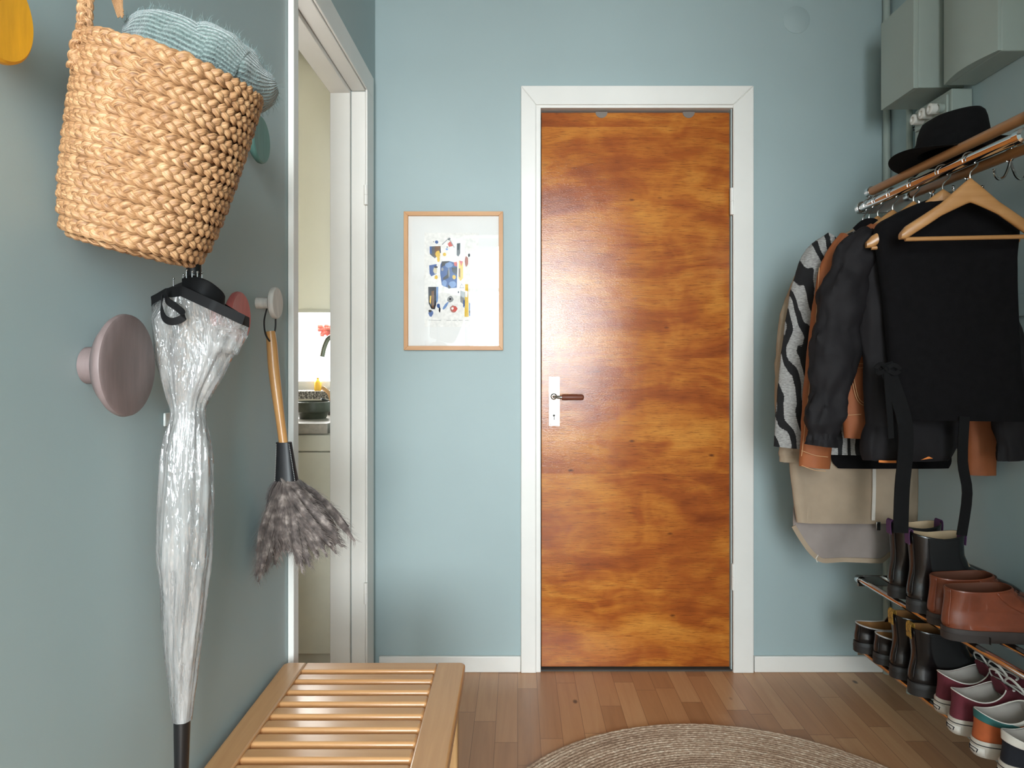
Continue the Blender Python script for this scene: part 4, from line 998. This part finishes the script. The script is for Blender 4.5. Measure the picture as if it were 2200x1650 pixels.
# zebra coat
Y = 2.036; g = garment('zebra_coat', 'grey and black zebra-striped wool coat', 'coat', Y, 1)
build('body', shell([(492,1842,1884,.020),(515,1800,1945,.032),(545,1775,1975,.040),(700,1768,1985,.042),(850,1765,1995,.044),(976,1762,2005,.046)], Y, fold=.002, seed=4, hs=.46), M['zebra'], g, smooth=70)
build('sleeve', sleeve([(1798,520,Y,28,.026),(1757,566,Y,36,.034),(1735,650,Y,40,.036),(1722,750,Y,42,.036),(1712,860,Y,43,.036),(1704,962,Y,42,.034)], seed=6), M['zebra'], g, smooth=70)
build('sleeve', sleeve([(1958,520,Y,28,.026),(1995,566,Y,34,.034),(2015,650,Y,36,.036),(2026,750,Y,36,.036),(2032,860,Y,36,.036),(2036,962,Y,36,.034)], seed=7), M['zebra'], g, smooth=70)
build('collar', MB().ribbon([P(a, b, Y)+Vector((0, c, 0)) for a, b, c in crom([(1832,500,-.02),(1845,487,-.034),(1862,485,-.036),(1876,494,-.03),(1884,500,-.01)], 5)], .028, .006, (.2, 0, 1)), M['black_wool'], g, label='fuzzy black collar')

# rust brown jacket
Y = 1.955; g = garment('suede_jacket', 'rust-brown suede jacket with pale stitching, half hidden by the black puffer', 'jacket', Y, 2)
build('body', shell([(482,1868,1912,.020),(508,1830,1990,.030),(540,1805,2030,.038),(700,1800,2045,.040),(850,1808,2050,.042),(941,1814,2050,.042)], Y, fold=.002, seed=8, hs=.6), M['tan_leather'], g, smooth=70)
build('sleeve', sleeve([(1830,515,Y,26,.026),(1797,570,Y,32,.034),(1782,660,Y,36,.036),(1770,780,Y,37,.036),(1760,890,Y,37,.036),(1749,1004,Y,31,.030)], seed=9), M['tan_leather'], g, smooth=70)
Y2 = 1.90
build('sleeve', sleeve([(2010,515,1.968,26,.026),(2050,570,1.966,32,.032),(2075,660,1.964,34,.034),(2098,780,1.955,36,.034),(2110,900,1.96,35,.034),(2112,1020,1.96,31,.028)], seed=10), M['tan_leather'], g, smooth=70)
mb = MB()
for pts in ([(1722,968),(1750,978),(1779,982)], [(1722,1000),(1750,1010),(1774,1012)], [(1760,575),(1752,700),(1737,850),(1722,980)]):
    mb.tube([P(a, b, Y-.027) for a, b in crom(pts, 5)], .0009, 6)
build('sleeve_stitching', mb, M['stitch'], g)
mb = MB()
for pts in ([(1838,740),(1865,737)], [(1826,788),(1850,790),(1880,788)], [(1828,800),(1838,850),(1850,868),(1866,872)], [(1832,798),(1842,848),(1853,864),(1866,868)], [(1820,892),(1850,890)], [(1836,780),(1880,783)]):
    mb.tube([P(a, b, Y-.0275) for a, b in crom(pts, 5)], .0009, 6)
build('pocket_stitching', mb, M['stitch'], g)

# black knit top
Y = 2.082; g = garment('knit_sweater', 'long black knit sweater behind the zebra coat, only its curved hem showing', 'sweater', Y, 3)
build('body', shell([(500,1845,1885,.015),(525,1815,1940,.018),(560,1800,1965,.020),(750,1795,1985,.020),(930,1790,2030,.020),(985,1786,2044,.020),(1006,1800,2038,.020)], Y, fold=.001, seed=11, hs=.6, wr=.002), M['black_wool'], g, smooth=70)

# black puffer
Y = 1.845; g = garment('puffer_jacket', 'black quilted puffer jacket with orange lining peeking out at the hem', 'jacket', Y, 4)
build('body', shell([(466,1925,1985,.020),(492,1885,2040,.034),(530,1856,2090,.044),(620,1846,2110,.046),(740,1850,2110,.046),(860,1864,2100,.046),(930,1856,2060,.046),(988,1854,2036,.042)], Y, fold=.003, seed=12, puff=.30, pk=5, wr=.008, sub=9, hs=.85), M['puffer'], g, smooth=70)
build('sleeve', sleeve([(1880,505,Y,34,.034),(1838,560,Y,44,.046),(1812,640,Y,48,.050),(1796,730,Y,48,.050),(1782,840,Y,42,.046),(1770,910,Y,36,.040),(1764,958,Y,30,.032)], seed=13, puff=.36, pk=4.5, wr=.010, sub=9), M['puffer'], g, smooth=70)
Y2 = 1.80
build('sleeve', sleeve([(2080,505,Y,34,.034),(2120,570,1.83,38,.040),(2142,660,1.81,38,.042),(2158,770,Y2,38,.042),(2168,880,Y2,36,.040),(2176,988,Y2,30,.032)], seed=14, puff=.20, pk=4.5, wr=.008, sub=9), M['puffer'], g, smooth=70)
strip_px([(1888,991,-.034),(1906,992,-.036),(1925,992,-.036)], Y, .006, M['orange_lining'], 'lining', g, .003, (0,0,1), label='orange lining at the hem')
strip_px([(1974,986,-.034),(1995,983,-.036),(2016,981,-.034)], Y, .006, M['orange_lining'], 'lining', g, .003, (0,0,1), label='orange lining at the hem')

# black tabard vest
Y = 1.742; g = garment('knit_vest', 'black sleeveless knit vest with side ties, frontmost garment on the rail', 'vest', Y, 5)
build('body', shell([(430,1990,2066,.022),(440,1966,2090,.032),(458,1930,2126,.036),(486,1896,2158,.036),(560,1902,2157,.028),(640,1911,2158,.028),(780,1923,2163,.030),(860,1932,2176,.030),(902,1940,2168,.030)], Y, e=.55, fold=.0, wr=.003, seed=15, skew=-.25, hs=.85), M['black_wool'], g, smooth=70)
strip_px(crom([(1902,780,-.030),(1940,890,-.042),(1946,960,-.040),(1938,1050,-.040),(1935,1145,-.040)], 4), Y, 31*1.76/F, M['black_cotton'], 'tie', g, .003)
strip_px(crom([(2072,895,-.040),(2068,990,-.040),(2078,1060,-.044),(2066,1150,-.040)], 4), Y, 21*1.76/F, M['black_cotton'], 'tie', g, .003)
strip_px(crom([(1904,792,-.036),(1908,850,-.044),(1912,900,-.044),(1914,942,-.042)], 4), Y, 12*1.76/F, M['black_cotton'], 'tie', g, .003)
mb = MB()
mb.ribbon([P(a, b, Y-.04)+Vector((0,c,0)) for a, b, c in crom([(1904,792,0),(1890,782,-.006),(1878,792,-.008),(1886,802,-.004),(1904,794,0)], 5)], .010, .003, (0, 0, 1)); mb.ribbon([P(a, b, Y-.04)+Vector((0,c,0)) for a, b, c in crom([(1904,792,0),(1918,784,-.006),(1930,794,-.008),(1920,802,-.004),(1904,794,0)], 5)], .010, .003, (0, 0, 1)); mb.ball(P(1904,793,Y-.042), .006, 6)
build('bow', mb, M['black_cotton'], g)

# ---------------------------------------------------------------- fedora on the rods
FY, FX = 1.83, 1.140; fz = 1.675
ft = thing('fedora', 'black felt fedora lying on top of the coat rack', 'hat', (FX, FY, fz))
def fr(a, z, r, ry):
    return Vector((FX+math.cos(a)*r, FY+math.sin(a)*ry, fz+z))
rs = []
for f, r, z in ((1.0, .1, 0),):
    pass
def brim(a, t):
    dz = .010*(math.cos(2*a))*t + (-.012*t if math.cos(a) < 0 else .010*t)
    return dz
mbk = MB(); rs = []
for r, z in ((.086,.006),(.105,.004),(.125,.003),(.145,.003),(.149,.0015),(.145,-.0005),(.125,-.0005),(.105,.0),(.08,.001)):
    t = (r-.08)/.07; rs.append([fr(2*PI*k/64, z+brim(2*PI*k/64, t), r, r*.98+.004) for k in range(64)])
build('brim', mbk.rings(rs, False, False), M['felt'], ft, smooth=70)
rs = []
for z, rx, ry in ((.002,.084,.092),(.03,.083,.091),(.055,.080,.087),(.080,.076,.081),(.094,.072,.074),(.101,.064,.066),(.102,.050,.052),(.095,.030,.034),(.091,.008,.010)):
    ring = []
    for k in range(56):
        a = 2*PI*k/56; s = max(0, (z-.05)/.07); pin = 1-.16*s*math.exp(-((math.sin(a)-0)**2)/.25)*(1 if math.cos(a) < -.2 else 0)
        ring.append(fr(a, z+(.014*math.cos(a)*s), rx*pin, ry*(1-.12*s*max(0, -math.cos(a)))))
    rs.append(ring)
build('crown', MB().rings(rs, False, True), M['felt'], ft, smooth=80)
rs = [[fr(2*PI*k/56, z, .0855-.0005*(z > .02), .0935) for k in range(56)] for z in (.004, .03)]
build('band', MB().rings(rs, False, False), M['felt'], ft, label='black ribbon band')

# ---------------------------------------------------------------- shoe rack
def RXf(y): return 1.045+(2.13-y)*.036
sr = thing('shoe_rack', 'two-tier chrome and wood wall shoe rack on the right', 'shoe rack', (1.2, 1.75, .24))
for z, nm in ((.466, 'upper'), (.256, 'lower')):
    for off in (0, .085, .17, .25):
        build('rail', MB().tube([(RXf(2.135)+off, 2.135, z), (RXf(1.15)+off, 1.15, z+.004)], .0085, 16), M['chrome'], sr)
    build('bracket', MB().box(RXf(2.135)-.004, XR-.001, 2.1345, 2.1395, z-.022, z+.012), M['steel'], sr, bevel=.002, label='chrome end bracket')
    build('bracket', MB().box(RXf(1.15)-.004, XR-.001, 1.145, 1.150, z-.022, z+.012), M['steel'], sr, bevel=.002, label='chrome end bracket')
    for off in (0, .25): build('end_cap', MB().lathe([(0, .011), (.010, .010), (.0125, .006), (.0125, -.012), (.009, -.013)], (RXf(2.135)+off, 2.135, z), (0, 1, 0), 20), M['chrome'], sr)

# ---------------------------------------------------------------- shoes: local +y = toe, origin under the heel
def ringpt(lv, q, tf, off=0):
    z, yh, yf, hw = lv; yc, ry = (yh+yf)/2, (yf-yh)/2; cq, sq = math.cos(q), math.sin(q)
    u = (1+cq)/2                                   # 0 heel .. 1 toe
    long_ = min(1, max(0, (yf-yh-.13)/.12))
    wf = 1-long_*(.20*math.exp(-((u-.42)/.22)**2)+.16*math.exp(-((u-.0)/.3)**2))+.0
    x = (hw*wf+off)*math.copysign(abs(sq)**.78, sq); y = yc+(ry+off)*math.copysign(abs(cq)**.92, cq)
    return Vector((x, y, z+tf(y, z)))
def lerp_lv(lv, v):
    i = min(int(v), len(lv)-2); f = v-i; return tuple(a+(b-a)*f for a, b in zip(lv[i], lv[i+1]))
def shoe(name, label, cat, lv, tf, upper, sole, inside, sh=.03, soleflare=.003, group=None, heel=None, inner_depth=None, n=56, welt=None, sub=4):
    t = thing(name, label, cat, (0,0,0), 0, group)
    L = [lerp_lv(lv, i/sub) for i in range((len(lv)-1)*sub+1)]
    rs = [[ringpt(l, 2*PI*k/n, tf) for k in range(n)] for l in L]
    topc = rs[-1]
    c = sum(topc, Vector())/n
    rs.append([p+(c-p).normalized()*.0012+Vector((0,0,.0008)) for p in topc]); rim = [p+(c-p).normalized()*.0024 for p in topc]; rs.append(rim)
    build('upper', MB().rings(rs, True, False, uv=False), upper, t, local=True, smooth=60)
    z0 = lv[0][0]; ins = []
    nl = 8
    for i in range(nl+1):
        f = i/nl; zz = lv[-1][0]+(z0+.012-lv[-1][0])*f
        j = next((k for k in range(len(L)-1, -1, -1) if L[k][0] <= zz), 0); l = L[j]
        lim = L[-1][2]-.003+.03*f; R_ = [ringpt(l, 2*PI*k/n, tf) for k in range(n)]; rowp = []
        for k in range(n):
            p = R_[k]; ym = min(p.y, lim); kk = min(range(n), key=lambda m: abs(R_[m].y-ym)+(0 if R_[m].x*p.x >= 0 else 1)) if ym < p.y else k
            xx = R_[kk].x*(abs(p.x)/max(1e-6, abs(R_[k].x))) if kk == k else math.copysign(min(abs(p.x), abs(R_[kk].x)), p.x)
            rowp.append(Vector((math.copysign(max(0, abs(xx)-.004), xx), max(ym, l[1]+.004), zz+tf(ym, zz))))
        ins.append(rowp if i else rim)
    build('lining', MB().rings(ins, False, True, uv=False), inside, t, local=True, smooth=60)
    l0 = lv[0]
    def so(z, off, yh=None): return [ringpt((z, l0[1], l0[2], l0[3]), 2*PI*k/n, lambda y, z: 0, off) for k in range(n)]
    mb = MB(); mb.rings([so(0.0, soleflare-.002), so(.002, soleflare), so(sh*.5, soleflare), so(sh-.001, soleflare), so(sh+.0015, soleflare-.0015), so(sh+.0012, -.004)], True, True, uv=False)
    s = build('sole', mb, sole, t, local=True, smooth=50)
    if heel:
        mb = MB(); ring = lambda z, off: [p if p.y < heel else Vector((p.x, heel, p.z)) for p in so(z, off)]
        mb.rings([ring(-.0005, soleflare+.0004), ring(sh*.62, soleflare+.0008)], True, True, uv=False); build('heel', mb, sole, t, local=True, smooth=50)
    return t, L, s
def patch(t, name, L, tf, v0, v1, q0, q1, off, mat, nv=12, nq=12, parent=None, **kw):
    vs = []; 
    for a in range(nv+1):
        l = lerp_lv(L, (v0+(v1-v0)*a/nv)*(len(L)-1))
        for b in range(nq+1): vs.append(ringpt(l, q0+(q1-q0)*b/nq, tf, off))
    fs = [(a*(nq+1)+b, a*(nq+1)+b+1, (a+1)*(nq+1)+b+1, (a+1)*(nq+1)+b) for a in range(nv) for b in range(nq)]
    return build(name, MB().add(vs, fs), mat, parent or t, local=True, smooth=70, solid=.0008, **kw)
def surf_side(L, tf, y, z, sgn, off):
    """point on the outer side surface at length y, height z"""
    best = None
    for i, l in enumerate(L):
        yc, ry = (l[1]+l[2])/2, (l[2]-l[1])/2; cq = max(-1, min(1, (y-yc)/ry)); cq = math.copysign(abs(cq)**(1/.92), cq)
        p = ringpt(l, sgn*math.acos(cq), tf, off); d = abs(p.z-z)+(0 if abs(p.y-y) < .01 else 1)
        if best is None or d < best[0]: best = (d, p)
    return best[1]
flat = lambda y, z: 0
CH = [(.030,0,.285,.046),(.042,-.002,.288,.047),(.055,-.001,.282,.0455),(.068,.001,.262,.043),(.082,.004,.225,.0405),(.096,.007,.182,.039),(.112,.008,.150,.038),(.135,.006,.137,.038),(.160,.003,.135,.040),(.178,.0,.137,.042)]
def ctf(y, z): return max(0, (z-.13)/.05)*(.010*math.cos((y-.068)/.068*PI)*-1*-1 if False else .008*abs((y-.068)/.068)**1.5)
def chelsea(label, group, tabm, insidem, L0=CH, h=1.0, tabcol='purple pull tab'):
    lv = [(z if z < .03 else .03+(z-.03)*h, a, b, c) for z, a, b, c in L0]
    t, L, s = shoe('chelsea_boot', label, 'boot', lv, ctf, M['black_leather'], M['black_rubber'], insidem, .030, .0035, group, heel=.075)
    for sg in (-1, 1):
        patch(t, 'elastic_panel', L, ctf, .46, .985, sg*PI*.5-.62, sg*PI*.5+.55, .0012, M['elastic'], label='matt black elastic side panel')
    patch(t, 'heel_strip', L, ctf, .10, .97, PI-.28, PI+.28, .0012, M['black_leather'])
    zt = lv[-1][0]+.008; yh = lv[-1][1]
    for y0, sg in ((yh, -1), (lv[-1][2], 1)):
        q = [(0, y0+sg*.0025, zt-.030), (0, y0+sg*.004, zt-.008), (0, y0+sg*.003, zt+.006), (0, y0-sg*.002, zt+.010), (0, y0-sg*.006, zt+.004), (0, y0-sg*.007, zt-.030)]
        build('pull_tab', MB().ribbon([Vector(v) for v in crom(q, 4)], .024, .0014, (1, 0, 0)), tabm, t, local=True, label=tabcol)
    patch(t, 'welt', L, ctf, 0.004, .03, 0, 2*PI, .0022, M['black_rubber'], nv=2, nq=56)
    return t
UZ, LZ = .4790, .2690
def place(t, px, y, z, yaw=0.0):
    """heel at picture column px, toe to the wall"""
    x = (px-CX)*y/F; t.location = (x, y, z); t.rotation_euler = (0, 0, -PI/2+yaw); return t
a = chelsea('far black chelsea boot with purple tab on the upper shelf', 'black boots on the upper shelf', M['purple'], M['cream_inside'], h=1.12)
place(a, 1912, 1.945, UZ)
place(dup(a, (0,0,0), 0, 'nearer black chelsea boot with purple tab on the upper shelf, beside the brown boots'), 1952, 1.835, UZ, -.05)
b = chelsea('black leather boot with gold pull loop on the lower shelf, next to the black shoes', 'black boots on the lower shelf', M['gold'], M['tan_inside'], h=.92, tabcol='black and gold pull loop')
place(b, 1916, 1.915, LZ)
place(dup(b, (0,0,0), 0, 'black leather boot with gold pull loop on the lower shelf, next to the burgundy sneakers'), 1955, 1.820, LZ, -.04)
# chukka boots
CK = [(.026,0,.290,.047),(.038,-.002,.293,.048),(.052,-.001,.286,.046),(.066,.001,.262,.043),(.078,.003,.225,.041),(.090,.005,.190,.0395),(.104,.006,.165,.039),(.118,.005,.152,.039)]
def ktf(y, z): return max(0, (z-.08)/.04)*(.006*(y/.15) - .004*math.sin(max(0, min(1, y/.15))*PI))
def chukka(label):
    t, L, s = shoe('chukka_boot', label, 'boot', CK, ktf, M['brown_leather'], M['brown_rubber'], plain('chestnut_lining', (96,54,36), .6), .026, .004, 'brown boots on the upper shelf', heel=.08)
    patch(t, 'heel_strip', L, ktf, .06, .99, PI-.3, PI+.3, .0012, M['brown_leather'])
    for sg in (-1, 1): patch(t, 'quarter', L, ktf, .1, .985, sg*1.35, sg*.75, .0014, M['brown_leather'])
    for k, v in enumerate((.62, .74, .86, .96)):
        l = lerp_lv(L, v*(len(L)-1)); build('lace', MB().tube([ringpt(l, q*.55, ktf, .0022) for q in [x/6 for x in range(-6, 7)]], .0016, 8), plain('dark_brown_lace', (62,34,26), .8) if k == 0 and 'dark_brown_lace' not in bpy.data.materials else bpy.data.materials['dark_brown_lace'], t, local=True)
    l = lerp_lv(L, .9*(len(L)-1)); p0 = ringpt(l, .5, ktf, .003)
    build('lace', MB().tube([p0, p0+Vector((.016,.015,-.012)), p0+Vector((.024,.03,-.05)), p0+Vector((.026,.034,-.10))], .0014, 8), bpy.data.materials['dark_brown_lace'], t, local=True)
    return t
k1 = chukka('chestnut brown lace-up boot on the upper shelf, half hidden behind its nearer twin'); place(k1, 1998, 1.745, UZ)
place(dup(k1, (0,0,0), 0, 'chestnut brown lace-up boot on the upper shelf, the nearer one'), 2028, 1.655, UZ, -.04)
# black low shoes with grey piping
LO = [(.028,0,.270,.044),(.040,-.001,.272,.045),(.052,.0,.262,.043),(.062,.002,.240,.041),(.072,.003,.200,.039),(.082,.004,.160,.038)]
def ltf(y, z): 
    u = max(0, min(1, y/.16)); return max(0, (z-.045)/.037)*(-.012*math.sin(u*PI)+.004*u)
def loafer(label):
    t, L, s = shoe('leather_shoe', label, 'shoe', LO, ltf, M['black_leather'], M['black_rubber'], M['tan_inside'], .028, .004, 'black low shoes on the lower shelf', heel=.07)
    ring = [ringpt(L[-1], 2*PI*k/48, ltf, .0) for k in range(48)]
    build('piping', MB().tube([p+Vector((0,0,.001)) for p in ring], .0022, 8, closed=True), M['grey_piping'], t, local=True, label='grey edge piping')
    patch(t, 'heel_strip', L, ltf, .06, .97, PI-.3, PI+.3, .0012, M['black_leather'])
    q = [ringpt(L[-1], -1.2, ltf, .001)+Vector((0,0,-.006)), Vector((-.022,.125,.098)), Vector((0,.128,.104)), Vector((.022,.125,.098)), ringpt(L[-1], 1.2, ltf, .001)+Vector((0,0,-.006))]
    build('instep_strap', MB().ribbon([Vector(v) for v in crom([tuple(p) for p in q], 6)], .020, .003, (0, 1, 0)), M['black_leather'], t, local=True)
    return t
l1 = loafer('black low leather shoe with grey piping at the far end of the lower shelf'); place(l1, 1838, 2.085, LZ, .0)
place(dup(l1, (0,0,0), 0, 'black low leather shoe with grey piping, standing next to the gold-loop boots'), 1880, 2.005, LZ, -.05)
# sneakers
SN = [(.034,0,.282,.046),(.046,.001,.282,.0465),(.056,.003,.272,.0445),(.064,.004,.244,.042),(.074,.005,.198,.0395),(.084,.006,.156,.0375),(.092,.007,.124,.0365)]
def stf(y, z):
    u = max(0, min(1, y/.124)); return max(0, (z-.05)/.042)*(.006*(1-u)**2-.016*math.sin(u*PI)+.016*u*u)
def sneaker(label, group, heelm, collarm, sidem, stripe, laces, toe=None):
    t, L, s = shoe('canvas_sneaker', label, 'sneaker', SN, stf, sidem, M['white_rubber'], M['sock'], .034, .0035, group)
    if heelm is not sidem: patch(t, 'heel_panel', L, stf, .02, .80, PI-1.55, PI+1.55, .0010, heelm, nq=24, label='coloured heel panel')
    if collarm: patch(t, 'collar', L, stf, .70, 1.0, PI-1.45, PI+1.45, .0016, collarm, nq=30, label='contrasting padded collar')
    rim = [ringpt(L[-1], 2*PI*k/48, stf, .0) for k in range(48)]
    build('collar_piping', MB().tube([p+Vector((0,0,.0006)) for p in rim], .0014, 8, closed=True), M['lace'], t, local=True, label='white collar piping')
    l0 = SN[0]; mk = lambda z, off: [ringpt((z, l0[1], l0[2], l0[3]), 2*PI*k/56, flat, off) for k in range(56)]
    build('foxing_line', MB().rings([mk(.0255, .0038), mk(.0275, .0040), mk(.0275, .003), mk(.0255, .003)], False, False, uv=False), M['canvas_navy'], s, local=True, smooth=0, label='thin dark line round the sole')
    mb = MB(); vs = []
    for z in (.005, .021):
        for k in range(9): vs.append(ringpt((z, l0[1], l0[2], l0[3]), PI-.42+.84*k/8, flat, .0044))
    build('heel_label', mb.add(vs, [(k, k+1, k+10, k+9) for k in range(8)]), M['canvas_white'], s, local=True, solid=.0008, label='small pale heel label')
    mb = MB(); f = lambda q, z: ringpt((z, l0[1], l0[2], l0[3]), PI+q, flat, .0054)
    mb.tube([f(-.22,.016), f(-.1,.0175), f(.05,.0165), f(.16,.0175), f(.22,.015)], .0010, 6); mb.tube([f(-.2,.016), f(-.16,.009)], .0009, 6); mb.tube([f(.2,.015), f(.14,.009), f(.02,.011), f(-.08,.009)], .0009, 6)
    build('heel_mark', mb, M['canvas_navy'], s, local=True, label='small dark logo on the heel label')
    if stripe:
        for sg in (-1, 1):
            q = crom([(.048,.060),(.066,.060),(.086,.067),(.106,.080),(.122,.080),(.136,.068),(.150,.055),(.162,.046)], 5)
            pts = [surf_side(L, stf, y, z, sg, .0012) for y, z in q]
            build('side_stripe', MB().tube(pts, .0034, 8, flat=(1, .45), up=(0, 0, 1)), M['lace'], t, local=True, label='white curved side stripe')
    if laces:
        for k, v in enumerate((.56, .68, .80, .92)):
            l = lerp_lv(L, v*(len(L)-1)); build('lace', MB().tube([ringpt(l, q*.62, stf, .003) for q in [x/6 for x in range(-6, 7)]], .0034, 8, flat=(1, .5), up=(0, 1, 0)), M['lace'], t, local=True, label='white shoelace')
        p0 = Vector((0, .128, .112))
        for sg in (-1, 1):
            q = crom([tuple(p0), (sg*.02, .124, .130), (sg*.046, .128, .122), (sg*.052, .138, .104), (sg*.03, .134, .108), tuple(p0+Vector((0, .004, 0)))], 5)
            build('lace', MB().tube([Vector(v) for v in q], .003, 8, flat=(1, .5)), M['lace'], t, local=True, label='white shoelace loop')
            patch(t, 'eyestay', L, stf, .42, .99, sg*.30, sg*.62, .0014, sidem)
        build('tongue', MB().prism([(-.022,.124,.080),(.022,.124,.080),(.025,.112,.112),(.016,.108,.119),(-.016,.108,.119),(-.025,.112,.112)], (0, .006, 0)), sidem, t, local=True, bevel=.002)
    return t
s1 = sneaker('burgundy suede sneaker with white stripe, the one beside the gold-loop boots', 'burgundy sneakers on the lower shelf', M['burgundy'], None, M['burgundy'], True, True); place(s1, 2014, 1.722, LZ, .06)
place(dup(s1, (0,0,0), 0, 'burgundy suede sneaker with white stripe, the one beside the orange and teal shoe'), 2044, 1.628, LZ, .06)
s2 = sneaker('orange and teal canvas sneaker with white sole on the lower shelf', None, M['canvas_orange'], M['canvas_teal'], M['canvas_white'], False, False); place(s2, 2094, 1.535, LZ, .05)
s3 = sneaker('navy canvas sneaker with off-white collar at the near end of the lower shelf', None, M['canvas_navy'], M['canvas_white'], M['canvas_navy'], False, False); place(s3, 2154, 1.443, LZ, .04)
